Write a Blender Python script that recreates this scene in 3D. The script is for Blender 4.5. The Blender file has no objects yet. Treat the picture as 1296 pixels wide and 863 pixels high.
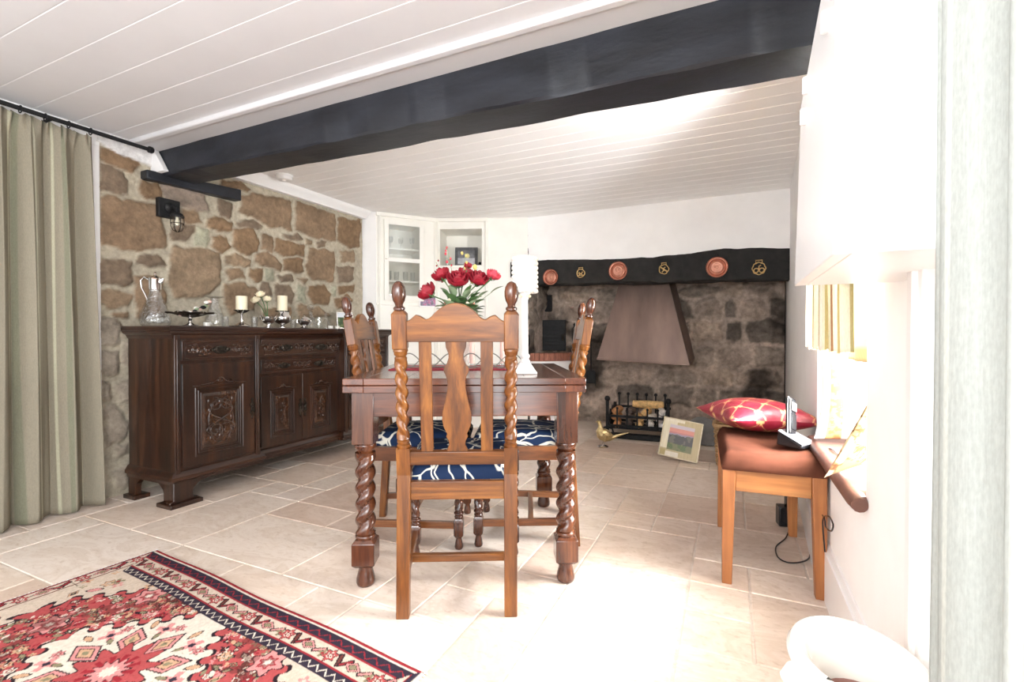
import bpy, math, random
import numpy as np
from mathutils import Vector, Matrix
random.seed(7)
sc = bpy.context.scene
C = sc.collection
R = math.radians

# ------------------------------------------------------------------ camera
CAM_H = 0.92
YAW = 24.8
cam_d = bpy.data.cameras.new('camera')
cam = bpy.data.objects.new('camera', cam_d)
C.objects.link(cam)
cam_d.sensor_width = 36.0
cam_d.lens = 605 / 1296 * 36
cam_d.clip_start = 0.02
cam.location = (0, 0, CAM_H)
cam.rotation_euler = (R(90 - 0.62), 0, R(YAW))
sc.camera = cam
# ------------------------------------------------------------------ view
sc.view_settings.view_transform = 'Standard'
sc.view_settings.look = 'None'
sc.view_settings.gamma = 1
sc.view_settings.use_curve_mapping = False
sc.view_settings.exposure = 1.72
sc.cycles.use_denoising = True
sc.cycles.max_bounces = 10
sc.cycles.diffuse_bounces = 8
sc.cycles.transparent_max_bounces = 12
sc.cycles.caustics_reflective = False
sc.cycles.caustics_refractive = False
sc.cycles.sample_clamp_indirect = 6
# ------------------------------------------------------------------ daylight
world = bpy.data.worlds.new('world'); sc.world = world
world.use_nodes = True
bg = world.node_tree.nodes['Background']
bg.inputs[0].default_value = (0.93, 0.97, 1.0, 1)
bg.inputs[1].default_value = 1.0

def area(name, loc, rot, sx, sy, power, col=(1, 1, 1)):
    l = bpy.data.lights.new(name, 'AREA'); l.shape = 'RECTANGLE'
    l.size = sx; l.size_y = sy; l.energy = power; l.color = col
    o = bpy.data.objects.new(name, l); C.objects.link(o)
    o.location = loc; o.rotation_euler = rot
    return o
# daylight through the rear window wall, the patio door on the right and the deep window on the right
area('rear_window_light', (-1.3, -1.62, 1.15), (R(90), 0, 0), 2.7, 1.55, 8, (0.97, 0.985, 1))
area('patio_door_light', (0.40, -0.55, 1.1), (R(90), 0, R(90)), 1.5, 1.8, 20, (0.96, 0.98, 1))
area('deep_window_light', (0.83, 1.9, 1.12), (R(101), 0, R(90)), 0.72, 0.85, 88, (0.96, 0.98, 1))

# the photographer's flash, bounced beside the camera
area('flash_light', (-0.35, -0.5, 1.25), (R(99), 0, R(10)), 0.9, 0.6, 8, (0.97, 0.985, 1))
# ------------------------------------------------------------------ helpers
SY, CY = math.sin(R(YAW)), math.cos(R(YAW))
def ray(px, py):
    u = (px - 648) / 605; v = (py - 425) / 605
    return Vector((-SY + CY * u, CY + SY * u, -v))
def on_z(px, py, z):                    # where the sight line meets a height
    r = ray(px, py); t = (z - CAM_H) / r.z
    return Vector((r.x * t, r.y * t, z))
def on_x(px, py, X):
    r = ray(px, py); t = X / r.x
    return Vector((X, r.y * t, CAM_H + r.z * t))
def on_y(px, py, Y):
    r = ray(px, py); t = Y / r.y
    return Vector((r.x * t, Y, CAM_H + r.z * t))
def W(xc, d, z=0):                      # right / forward / up of the viewer's footprint -> world
    return Vector((CY * xc - SY * d, SY * xc + CY * d, z))

class MB:
    def __init__(self): self.v = []; self.f = []
    def add(self, vs, fs, M=None):
        n = len(self.v)
        if M is not None: vs = [M @ Vector(p) for p in vs]
        self.v += [tuple(p) for p in vs]
        self.f += [tuple(i + n for i in f) for f in fs]
        return self
    def box(self, x0, x1, y0, y1, z0, z1, M=None):
        return self.add([(x0,y0,z0),(x1,y0,z0),(x1,y1,z0),(x0,y1,z0),(x0,y0,z1),(x1,y0,z1),(x1,y1,z1),(x0,y1,z1)],
            [(3,2,1,0),(4,5,6,7),(0,1,5,4),(1,2,6,5),(2,3,7,6),(3,0,4,7)], M)
    def frustum(self, b0, b1, z0, z1, M=None):       # b = (x0,x1,y0,y1)
        return self.add([(b0[0],b0[2],z0),(b0[1],b0[2],z0),(b0[1],b0[3],z0),(b0[0],b0[3],z0),
                         (b1[0],b1[2],z1),(b1[1],b1[2],z1),(b1[1],b1[3],z1),(b1[0],b1[3],z1)],
            [(3,2,1,0),(4,5,6,7),(0,1,5,4),(1,2,6,5),(2,3,7,6),(3,0,4,7)], M)
    def lathe(self, prof, seg=20, M=None, cap=True):  # prof: (r, z) from bottom to top
        vs, fs = [], []
        for r, z in prof:
            for k in range(seg):
                a = 2 * math.pi * k / seg
                vs.append((r * math.cos(a), r * math.sin(a), z))
        for i in range(len(prof) - 1):
            for k in range(seg):
                k2 = (k + 1) % seg
                fs.append((i*seg+k, i*seg+k2, (i+1)*seg+k2, (i+1)*seg+k))
        if cap:
            if prof[0][0] > 1e-5: fs.append(tuple(range(seg))[::-1])
            if prof[-1][0] > 1e-5: fs.append(tuple((len(prof)-1)*seg + k for k in range(seg)))
        return self.add(vs, fs, M)
    def twist(self, z0, z1, rad, amp, pitch, starts=2, seg=20, M=None, phase=0, hand=1):
        n = max(12, int((z1 - z0) / pitch * 14))
        vs, fs = [], []
        for i in range(n + 1):
            z = z0 + (z1 - z0) * i / n
            e = min(1, min(i, n - i) / (n * 0.06) + 0.15)
            for k in range(seg):
                a = 2 * math.pi * k / seg
                ph = starts * (a - hand * 2 * math.pi * z / pitch) + phase
                r = rad * (1 - amp * e * (1 - abs(math.cos(ph / 2)) ** 1.1))
                vs.append((r * math.cos(a), r * math.sin(a), z))
        for i in range(n):
            for k in range(seg):
                k2 = (k + 1) % seg
                fs.append((i*seg+k, i*seg+k2, (i+1)*seg+k2, (i+1)*seg+k))
        return self.add(vs, fs, M)
    def tube(self, pts, r, seg=8, M=None, closed=False):
        pts = [Vector(p) for p in pts]; n = len(pts)
        rs = r if isinstance(r, (list, tuple)) else [r] * n
        vs, fs = [], []
        up = Vector((0, 0, 1)); prev = None
        for i, p in enumerate(pts):
            if closed: t = pts[(i+1) % n] - pts[(i-1) % n]
            else: t = pts[min(i+1, n-1)] - pts[max(i-1, 0)]
            t = t.normalized() if t.length > 1e-9 else Vector((0, 0, 1))
            if prev is None:
                a = t.cross(up)
                if a.length < 1e-3: a = t.cross(Vector((1, 0, 0)))
            else:
                a = prev - t * prev.dot(t)
            a.normalize(); prev = a; b = t.cross(a)
            for k in range(seg):
                g = 2 * math.pi * k / seg
                vs.append(p + (a * math.cos(g) + b * math.sin(g)) * rs[i])
        m = n if closed else n - 1
        for i in range(m):
            j = (i + 1) % n
            for k in range(seg):
                k2 = (k + 1) % seg
                fs.append((i*seg+k, i*seg+k2, j*seg+k2, j*seg+k))
        if not closed:
            fs.append(tuple(range(seg))[::-1]); fs.append(tuple((n-1)*seg+k for k in range(seg)))
        return self.add(vs, fs, M)
    def prism(self, poly, y0, y1, M=None):            # poly in (x, z), extruded along y
        n = len(poly)
        vs = [(x, y0, z) for x, z in poly] + [(x, y1, z) for x, z in poly]
        fs = [tuple(range(n)), tuple(range(n, 2*n))[::-1]]
        fs += [(i, i + n, (i+1) % n + n, (i+1) % n) for i in range(n)]
        return self.add(vs, fs, M)
    def ball(self, c, r, seg=14, rings=8, sc=(1, 1, 1), M=None):
        vs, fs = [], []
        for i in range(rings + 1):
            p = math.pi * i / rings
            for k in range(seg):
                a = 2 * math.pi * k / seg
                vs.append((c[0] + r*sc[0]*math.sin(p)*math.cos(a), c[1] + r*sc[1]*math.sin(p)*math.sin(a), c[2] - r*sc[2]*math.cos(p)))
        for i in range(rings):
            for k in range(seg):
                k2 = (k + 1) % seg
                fs.append((i*seg+k, i*seg+k2, (i+1)*seg+k2, (i+1)*seg+k))
        return self.add(vs, fs, M)
    def surf(self, fn, nu, nv, M=None, closeu=False):
        vs = [fn(i / (nu if closeu else nu - 1), j / (nv - 1)) for j in range(nv) for i in range(nu)]
        fs = []
        for j in range(nv - 1):
            for i in range(nu if closeu else nu - 1):
                i2 = (i + 1) % nu
                fs.append((j*nu+i, j*nu+i2, (j+1)*nu+i2, (j+1)*nu+i))
        return self.add(vs, fs, M)
    def build(self, name, m, parent=None, smooth=True, bevel=0, solid=0, sub=0, ang=40):
        me = bpy.data.meshes.new(name)
        me.from_pydata(self.v, [], self.f); me.validate()
        import bmesh
        bm = bmesh.new(); bm.from_mesh(me)
        bmesh.ops.remove_doubles(bm, verts=bm.verts, dist=1e-6)
        bmesh.ops.recalc_face_normals(bm, faces=bm.faces)
        bm.to_mesh(me); bm.free()
        return link(name, me, m, parent, smooth, bevel, solid, sub, ang)

def link(name, me, m, parent=None, smooth=True, bevel=0, solid=0, sub=0, ang=40):
    me.materials.append(m)
    if smooth:
        me.shade_smooth(); me.set_sharp_from_angle(angle=R(ang))
    o = bpy.data.objects.new(name, me); C.objects.link(o)
    if parent is not None: o.parent = parent
    if solid:
        s = o.modifiers.new('s', 'SOLIDIFY'); s.thickness = solid; s.offset = 0
    if sub:
        s = o.modifiers.new('d', 'SUBSURF'); s.levels = sub; s.render_levels = sub
    if bevel:
        b = o.modifiers.new('b', 'BEVEL'); b.width = bevel; b.segments = 2; b.limit_method = 'ANGLE'; b.angle_limit = R(40)
    return o

def tag(o, label=None, cat=None, group=None, kind=None):
    if label: o['label'] = label
    if cat: o['category'] = cat
    if group: o['group'] = group
    if kind: o['kind'] = kind
    return o
def struct(o): o['kind'] = 'structure'; return o
def thing(name, loc, rz, label, cat, group=None, rx=0, ry=0):
    o = bpy.data.objects.new(name, None); C.objects.link(o); o.empty_display_size = 0.05
    o.location = loc; o.rotation_euler = (rx, ry, rz)
    return tag(o, label, cat, group)
def dup(root, loc, rz, label=None):
    r = root.copy(); C.objects.link(r); r.location = loc; r.rotation_euler = (root.rotation_euler[0], root.rotation_euler[1], rz)
    if label: r['label'] = label
    for ch in list(root.children):
        c = ch.copy(); C.objects.link(c); c.parent = r
        for g in list(ch.children):
            d = g.copy(); C.objects.link(d); d.parent = c
    return r
T = Matrix.Translation
def RX(a): return Matrix.Rotation(R(a), 4, 'X')
def RY(a): return Matrix.Rotation(R(a), 4, 'Y')
def RZ(a): return Matrix.Rotation(R(a), 4, 'Z')

# ---- noise in numpy
def vnoise(x, y, seed=0):
    rs = np.random.RandomState(seed); n = 256
    g = rs.rand(n, n)
    xi = np.floor(x).astype(int); yi = np.floor(y).astype(int)
    fx = x - xi; fy = y - yi
    fx = fx*fx*(3-2*fx); fy = fy*fy*(3-2*fy)
    a = g[xi % n, yi % n]; b = g[(xi+1) % n, yi % n]; c = g[xi % n, (yi+1) % n]; d = g[(xi+1) % n, (yi+1) % n]
    return (a*(1-fx)+b*fx)*(1-fy) + (c*(1-fx)+d*fx)*fy
def fbm(x, y, oct=4, seed=0):
    s = 0; a = 0.5; t = 0
    for k in range(oct):
        s = s + a * vnoise(x * 2**k + 17*k, y * 2**k + 31*k, seed + k); t += a; a *= 0.5
    return s / t
def seg_dist(px, py, ax, ay, bx, by):
    dx, dy = bx-ax, by-ay
    t = np.clip(((px-ax)*dx + (py-ay)*dy) / (dx*dx + dy*dy + 1e-12), 0, 1)
    return np.hypot(px-ax-t*dx, py-ay-t*dy)
def poly_sd(px, py, poly):               # signed distance, positive inside
    d = np.full(px.shape, 1e9); inside = np.zeros(px.shape, bool); n = len(poly)
    for i in range(n):
        ax, ay = poly[i]; bx, by = poly[(i+1) % n]
        d = np.minimum(d, seg_dist(px, py, ax, ay, bx, by))
        c = ((ay > py) != (by > py))
        with np.errstate(divide='ignore', invalid='ignore'):
            xx = (bx-ax) * (py-ay) / ((by-ay) if by != ay else 1e-12) + ax
        inside ^= (c & (px < xx))
    return np.where(inside, d, -d)

def grid_obj(name, P, col, m, parent=None, smooth=True, solid=0, ang=180):
    """P: (nv, nu, 3) positions, col: (nv, nu, 3) linear colours of the surface itself"""
    nv, nu = P.shape[:2]
    me = bpy.data.meshes.new(name)
    idx = np.arange(nv*nu).reshape(nv, nu)
    q = np.stack([idx[:-1, :-1], idx[:-1, 1:], idx[1:, 1:], idx[1:, :-1]], -1).reshape(-1, 4)
    me.vertices.add(nv*nu); me.vertices.foreach_set('co', P.reshape(-1).astype(np.float32))
    me.loops.add(q.size); me.loops.foreach_set('vertex_index', q.reshape(-1).astype(np.int32))
    me.polygons.add(len(q)); me.polygons.foreach_set('loop_start', (np.arange(len(q))*4).astype(np.int32))
    me.polygons.foreach_set('loop_total', np.full(len(q), 4, np.int32))
    me.update(calc_edges=True)
    at = me.color_attributes.new('Col', 'FLOAT_COLOR', 'POINT')
    c4 = np.ones((nv*nu, 4), np.float32); c4[:, :3] = np.clip(col.reshape(-1, 3), 0, 1)
    at.data.foreach_set('color', c4.reshape(-1))
    return link(name, me, m, parent, smooth, 0, solid, 0, ang)
def lin(r, g, b):                        # 0-255 sRGB to linear
    f = lambda c: (c/255/12.92) if c/255 <= 0.04045 else ((c/255+0.055)/1.055)**2.4
    return (f(r), f(g), f(b))

# ---- materials
def thin_glass(name, tint=(0.97, 0.98, 0.97), gloss=0.10, bump=0, nscale=60):
    m = bpy.data.materials.new(name); m.use_nodes = True; nt = m.node_tree
    nt.nodes.remove(nt.nodes['Principled BSDF'])
    tr = nt.nodes.new('ShaderNodeBsdfTransparent'); tr.inputs[0].default_value = (*tint, 1)
    gl = nt.nodes.new('ShaderNodeBsdfGlossy'); gl.inputs['Roughness'].default_value = 0.04
    lw = nt.nodes.new('ShaderNodeLayerWeight'); lw.inputs[0].default_value = 0.35
    mm = nt.nodes.new('ShaderNodeMath'); mm.operation = 'MULTIPLY_ADD'; mm.inputs[1].default_value = 0.42 if bump else 0.35; mm.inputs[2].default_value = gloss
    nt.links.new(lw.outputs['Facing'], mm.inputs[0])
    ms = nt.nodes.new('ShaderNodeMixShader'); nt.links.new(mm.outputs[0], ms.inputs[0])
    nt.links.new(tr.outputs[0], ms.inputs[1]); nt.links.new(gl.outputs[0], ms.inputs[2])
    nt.links.new(ms.outputs[0], nt.nodes['Material Output'].inputs['Surface'])
    if bump:
        v = nt.nodes.new('ShaderNodeTexVoronoi'); v.inputs['Scale'].default_value = nscale
        tc = nt.nodes.new('ShaderNodeTexCoord'); nt.links.new(tc.outputs['Object'], v.inputs['Vector'])
        b = nt.nodes.new('ShaderNodeBump'); b.inputs['Strength'].default_value = bump; b.inputs['Distance'].default_value = 0.004
        nt.links.new(v.outputs['Distance'], b.inputs['Height']); nt.links.new(b.outputs[0], gl.inputs['Normal']); nt.links.new(b.outputs[0], lw.inputs['Normal'])
    return m
def _base(name):
    m = bpy.data.materials.new(name); m.use_nodes = True
    nt = m.node_tree; return m, nt, nt.nodes['Principled BSDF']
def _noise(nt, scale, sx=1, sy=1, sz=1, detail=5, rough=0.55, src='Object', dist=0):
    tc = nt.nodes.new('ShaderNodeTexCoord'); mp = nt.nodes.new('ShaderNodeMapping')
    mp.inputs['Scale'].default_value = (sx, sy, sz)
    nt.links.new(tc.outputs[src], mp.inputs[0])
    n = nt.nodes.new('ShaderNodeTexNoise'); n.inputs['Scale'].default_value = scale
    n.inputs['Detail'].default_value = detail; n.inputs['Roughness'].default_value = rough
    n.inputs['Distortion'].default_value = dist
    nt.links.new(mp.outputs[0], n.inputs['Vector']); return n
def _ramp(nt, fac, stops):
    r = nt.nodes.new('ShaderNodeValToRGB'); nt.links.new(fac, r.inputs[0])
    el = r.color_ramp.elements
    while len(el) < len(stops): el.new(0.5)
    for e, (p, c) in zip(el, stops): e.position = p; e.color = (*c, 1)
    return r
def _bump(nt, fac, bs, strength, dist=0.01):
    b = nt.nodes.new('ShaderNodeBump'); b.inputs['Strength'].default_value = strength
    b.inputs['Distance'].default_value = dist
    nt.links.new(fac, b.inputs['Height']); nt.links.new(b.outputs[0], bs.inputs['Normal']); return b
def plain(name, col, rough=0.5, metal=0, var=0.12, nscale=12, bump=0.1, sx=1, sy=1, sz=1, spec=0.5, bd=0.004, coat=0):
    m, nt, bs = _base(name)
    n = _noise(nt, nscale, sx, sy, sz)
    lo = tuple(max(0, c*(1-var)) for c in col); hi = tuple(min(1, c*(1+var)) for c in col)
    r = _ramp(nt, n.outputs[0], [(0.3, lo), (0.7, hi)])
    nt.links.new(r.outputs[0], bs.inputs['Base Color'])
    bs.inputs['Roughness'].default_value = rough; bs.inputs['Metallic'].default_value = metal
    bs.inputs['Specular IOR Level'].default_value = spec
    bs.inputs['Coat Weight'].default_value = coat; bs.inputs['Coat Roughness'].default_value = 0.15
    if bump: _bump(nt, n.outputs[0], bs, bump, bd)
    return m
def wood(name, dark, mid, light, axis='z', rough=0.32, scale=6, coat=0.25, stretch=0.08):
    m, nt, bs = _base(name)
    s = {'x': (stretch, 1, 1), 'y': (1, stretch, 1), 'z': (1, 1, stretch)}[axis]
    n = _noise(nt, scale*4, *s, detail=7, rough=0.6, dist=0.6)
    n2 = _noise(nt, scale*22, *s, detail=3, rough=0.5)
    n3 = _noise(nt, 3.0, detail=3)
    r = _ramp(nt, n.outputs[0], [(0.28, dark), (0.5, mid), (0.74, light)])
    mx = nt.nodes.new('ShaderNodeMix'); mx.data_type = 'RGBA'; mx.blend_type = 'MULTIPLY'
    mx.inputs[0].default_value = 0.55
    r2 = _ramp(nt, n2.outputs[0], [(0.35, (0.55, 0.5, 0.45)), (0.6, (1, 1, 1))])
    nt.links.new(r.outputs[0], mx.inputs[6]); nt.links.new(r2.outputs[0], mx.inputs[7])
    mx2 = nt.nodes.new('ShaderNodeMix'); mx2.data_type = 'RGBA'; mx2.blend_type = 'MULTIPLY'; mx2.inputs[0].default_value = 0.5
    r3 = _ramp(nt, n3.outputs[0], [(0.35, (0.55, 0.5, 0.5)), (0.65, (1, 1, 1))])
    nt.links.new(mx.outputs[2], mx2.inputs[6]); nt.links.new(r3.outputs[0], mx2.inputs[7])
    nt.links.new(mx2.outputs[2], bs.inputs['Base Color'])
    bs.inputs['Roughness'].default_value = rough
    bs.inputs['Coat Weight'].default_value = coat; bs.inputs['Coat Roughness'].default_value = 0.18
    _bump(nt, n2.outputs[0], bs, 0.12, 0.002)
    return m
def painted(name, rough=0.85, nscale=40, var=0.2, bump=0.4, bd=0.006, spec=0.3, metal=0):
    m, nt, bs = _base(name)
    at = nt.nodes.new('ShaderNodeAttribute'); at.attribute_name = 'Col'
    n = _noise(nt, nscale, detail=6, rough=0.65)
    r = _ramp(nt, n.outputs[0], [(0.3, (1-var,)*3), (0.7, (1, 1, 1))])
    mx = nt.nodes.new('ShaderNodeMix'); mx.data_type = 'RGBA'; mx.blend_type = 'MULTIPLY'; mx.inputs[0].default_value = 1
    nt.links.new(at.outputs['Color'], mx.inputs[6]); nt.links.new(r.outputs[0], mx.inputs[7])
    nt.links.new(mx.outputs[2], bs.inputs['Base Color'])
    bs.inputs['Roughness'].default_value = rough; bs.inputs['Specular IOR Level'].default_value = spec
    bs.inputs['Metallic'].default_value = metal
    if bump: _bump(nt, n.outputs[0], bs, bump, bd)
    return m
def glass(name, col=(1, 1, 1), rough=0.02, bump=0, nscale=60):
    m, nt, bs = _base(name)
    bs.inputs['Base Color'].default_value = (*col, 1)
    bs.inputs['Transmission Weight'].default_value = 1; bs.inputs['Roughness'].default_value = rough
    bs.inputs['IOR'].default_value = 1.45
    if bump:
        v = nt.nodes.new('ShaderNodeTexVoronoi'); v.inputs['Scale'].default_value = nscale
        tc = nt.nodes.new('ShaderNodeTexCoord'); nt.links.new(tc.outputs['Object'], v.inputs['Vector'])
        _bump(nt, v.outputs['Distance'], bs, bump, 0.004)
    return m

M = {}
M['plaster'] = plain('white_plaster', (0.91, 0.905, 0.90), 0.8, var=0.03, nscale=5, bump=0.25, bd=0.01)
M['ceiling'] = plain('dimmed_ceiling_paint', (0.63, 0.63, 0.645), 0.55, var=0.03, nscale=3, bump=0.1)  # dimmer light on the front ceiling is put into this darker colour
M['ceiling_brightened'] = plain('brightened_ceiling_paint', (0.91, 0.905, 0.90), 0.5, var=0.02, nscale=3, bump=0.05)  # rear boards coloured whiter to stand for brighter light there
M['white_gloss'] = plain('white_gloss_paint', (0.85, 0.845, 0.84), 0.35, var=0.02, nscale=6, bump=0.05)
M['cream'] = plain('cream_paint', (0.86, 0.845, 0.79), 0.5, var=0.03, nscale=6, bump=0.05)
M['black_paint'] = plain('black_beam_paint', (0.015, 0.017, 0.023), 0.45, spec=0.4, var=0.5, nscale=9, bump=0.5, sx=0.4, bd=0.012)
M['soot'] = plain('soot_black', (0.012, 0.011, 0.010), 0.8, var=0.5, nscale=14, bump=0.5)
M['iron'] = plain('black_iron', (0.010, 0.010, 0.011), 0.6, metal=0.0, spec=0.3, var=0.3, nscale=40, bump=0.3)
M['oak'] = wood('chair_oak', (0.05, 0.014, 0.004), (0.185, 0.060, 0.010), (0.37, 0.145, 0.024), 'z', 0.3, coat=0.1)
M['oak_x'] = wood('chair_oak_rail', (0.055, 0.016, 0.004), (0.20, 0.066, 0.011), (0.39, 0.155, 0.026), 'x', 0.3, coat=0.1)
M['oak_y'] = wood('chair_oak_side', (0.045, 0.014, 0.005), (0.16, 0.054, 0.016), (0.29, 0.11, 0.032), 'y', 0.3, coat=0.1)
M['dark_oak'] = wood('dark_turned_oak', (0.02, 0.006, 0.003), (0.085, 0.025, 0.010), (0.18, 0.06, 0.022), 'z', 0.22, coat=0.5)
M['table_x'] = wood('table_oak_cross', (0.035, 0.010, 0.005), (0.125, 0.036, 0.015), (0.23, 0.075, 0.028), 'x', 0.22, coat=0.5)
M['table_y'] = wood('table_oak_long', (0.035, 0.010, 0.005), (0.12, 0.034, 0.014), (0.22, 0.07, 0.026), 'y', 0.22, coat=0.5)
M['mahogany'] = wood('dark_mahogany', (0.010, 0.005, 0.003), (0.038, 0.014, 0.007), (0.085, 0.032, 0.012), 'z', 0.3, coat=0.35)
M['mahogany_x'] = wood('dark_mahogany_long', (0.010, 0.005, 0.003), (0.036, 0.013, 0.007), (0.08, 0.030, 0.012), 'x', 0.28, coat=0.4)
M['carved'] = wood('carved_mahogany', (0.012, 0.005, 0.003), (0.048, 0.018, 0.008), (0.10, 0.04, 0.015), 'z', 0.26, coat=0.5, stretch=0.6)
M['pine'] = wood('orange_pine', (0.30, 0.105, 0.03), (0.44, 0.165, 0.05), (0.55, 0.24, 0.08), 'z', 0.42, scale=3, coat=0.1, stretch=0.06)
M['pine_x'] = wood('orange_pine_rail', (0.32, 0.12, 0.035), (0.47, 0.19, 0.058), (0.60, 0.29, 0.10), 'x', 0.42, scale=3, coat=0.1, stretch=0.06)
M['silver'] = plain('silver', (0.75, 0.73, 0.71), 0.14, metal=1, var=0.1, nscale=30, bump=0.15)
M['copper'] = plain('copper', (0.50, 0.23, 0.16), 0.42, metal=0.8, var=0.2, nscale=20, bump=0.2)
M['brass'] = plain('brass', (0.72, 0.52, 0.24), 0.28, metal=0.9, var=0.2, nscale=30, bump=0.2)
M['gold'] = plain('gilt_metal', (0.62, 0.48, 0.25), 0.32, metal=0.85, var=0.3, nscale=40, bump=0.4)
M['bronze'] = plain('aged_bronze', (0.07, 0.058, 0.046), 0.25, metal=0.8, var=0.4, nscale=60, bump=0.4)
M['glass'] = thin_glass('clear_glass')
M['cut_glass'] = thin_glass('cut_glass', (0.955, 0.96, 0.96), 0.06, bump=0.8, nscale=75)
M['wax'] = plain('cream_wax', (0.84, 0.76, 0.56), 0.5, var=0.05, nscale=20, bump=0.1)
M['ceramic'] = plain('white_ceramic', (0.84, 0.81, 0.74), 0.15, var=0.02, nscale=5, bump=0, coat=0.5)
M['paint'] = painted('coloured_cloth', 0.9, nscale=160, var=0.12, bump=0.2, bd=0.002)
M['print'] = painted('printed_paper', 0.35, nscale=20, var=0.05, bump=0)
# ================================================================== SETTING
ZF, ZR = 2.06, 2.10            # front and rear ceiling heights
XL = -3.20                      # left wall face
# ---- floor: travertine tiles of mixed sizes over a grout bed
def make_floor():
    U = 0.2045; X0, Y0 = -2.19 - U*8, 1.29 - U*16  # joints traced from the floor
    nx, ny = 22, 36
    occ = np.zeros((nx, ny), bool); tiles = []
    rnd = random.Random(12)
    def put(i, j, w, h):
        if i+w > nx or j+h > ny or occ[i:i+w, j:j+h].any(): return False
        occ[i:i+w, j:j+h] = True; tiles.append((i, j, w, h)); return True
    for t in [(8,16,3,2), (6,16,2,3), (8,18,2,1), (10,18,3,2), (11,16,2,2), (5,14,3,2), (8,14,2,2), (7,19,1,1), (8,19,2,2), (16,16,2,3), (18,15,2,2), (16,14,3,1), (14,17,2,1)]:
        put(*t)
    for j in range(ny):
        for i in range(nx):
            if occ[i, j]: continue
            opts = [(3,2),(3,2),(2,2),(2,3),(2,1),(1,1),(2,2),(1,2)]
            rnd.shuffle(opts)
            for w, h in opts:
                if put(i, j, w, h): break
            else: put(i, j, 1, 1)
    vs, fs, cols = [], [], []
    g = 0.003; e = 0.003; rs = random.Random(3)
    pal = [lin(218,203,190), lin(223,210,198), lin(214,197,183), lin(226,215,205), lin(210,191,177), lin(220,207,197)]
    for (i, j, w, h) in tiles:
        x0, x1 = X0+i*U+g, X0+(i+w)*U-g; y0, y1 = Y0+j*U+g, Y0+(j+h)*U-g
        n = len(vs)
        vs += [(x0,y0,-0.004),(x1,y0,-0.004),(x1,y1,-0.004),(x0,y1,-0.004),(x0+e,y0+e,0),(x1-e,y0+e,0),(x1-e,y1-e,0),(x0+e,y1-e,0)]
        fs += [(n+4,n+5,n+6,n+7),(n,n+1,n+5,n+4),(n+1,n+2,n+6,n+5),(n+2,n+3,n+7,n+6),(n+3,n,n+4,n+7)]
        c = rs.choice(pal); k = rs.uniform(0.93, 1.05)
        cols += [tuple(min(1, q*k) for q in c)] * 8
    n = len(vs); gx0, gx1, gy0, gy1 = -3.9, 1.2, -2.1, 5.3
    vs += [(gx0,gy0,-0.0035),(gx1,gy0,-0.0035),(gx1,gy1,-0.0035),(gx0,gy1,-0.0035)]; fs.append((n,n+1,n+2,n+3)); cols += [lin(208,198,188)]*4
    me = bpy.data.meshes.new('floor'); me.from_pydata(vs, [], fs)
    at = me.color_attributes.new('Col', 'FLOAT_COLOR', 'POINT')
    at.data.foreach_set('color', np.array([(*c, 1) for c in cols], np.float32).reshape(-1))
    m, nt, bs = _base('travertine')
    a = nt.nodes.new('ShaderNodeAttribute'); a.attribute_name = 'Col'
    n1 = _noise(nt, 2.6, 1, 2.0, 1, detail=9, rough=0.68, dist=1.2)
    n2 = _noise(nt, 30, 1, 1.5, 1, detail=4, rough=0.6)
    r1 = _ramp(nt, n1.outputs[0], [(0.3, (0.84, 0.76, 0.69)), (0.48, (1.05, 1.03, 1.01)), (0.56, (0.92, 0.86, 0.80)), (0.7, (1.1, 1.1, 1.1))])
    r2 = _ramp(nt, n2.outputs[0], [(0.32, (0.86, 0.82, 0.78)), (0.45, (1, 1, 1))])
    m1 = nt.nodes.new('ShaderNodeMix'); m1.data_type = 'RGBA'; m1.blend_type = 'MULTIPLY'; m1.inputs[0].default_value = 1
    m2 = nt.nodes.new('ShaderNodeMix'); m2.data_type = 'RGBA'; m2.blend_type = 'MULTIPLY'; m2.inputs[0].default_value = 1
    nt.links.new(a.outputs['Color'], m1.inputs[6]); nt.links.new(r1.outputs[0], m1.inputs[7])
    nt.links.new(m1.outputs[2], m2.inputs[6]); nt.links.new(r2.outputs[0], m2.inputs[7])
    nt.links.new(m2.outputs[2], bs.inputs['Base Color'])
    bs.inputs['Roughness'].default_value = 0.42; bs.inputs['Specular IOR Level'].default_value = 0.4
    _bump(nt, n1.outputs[0], bs, 0.12, 0.006)
    struct(link('floor', me, m, smooth=False))
make_floor()

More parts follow.
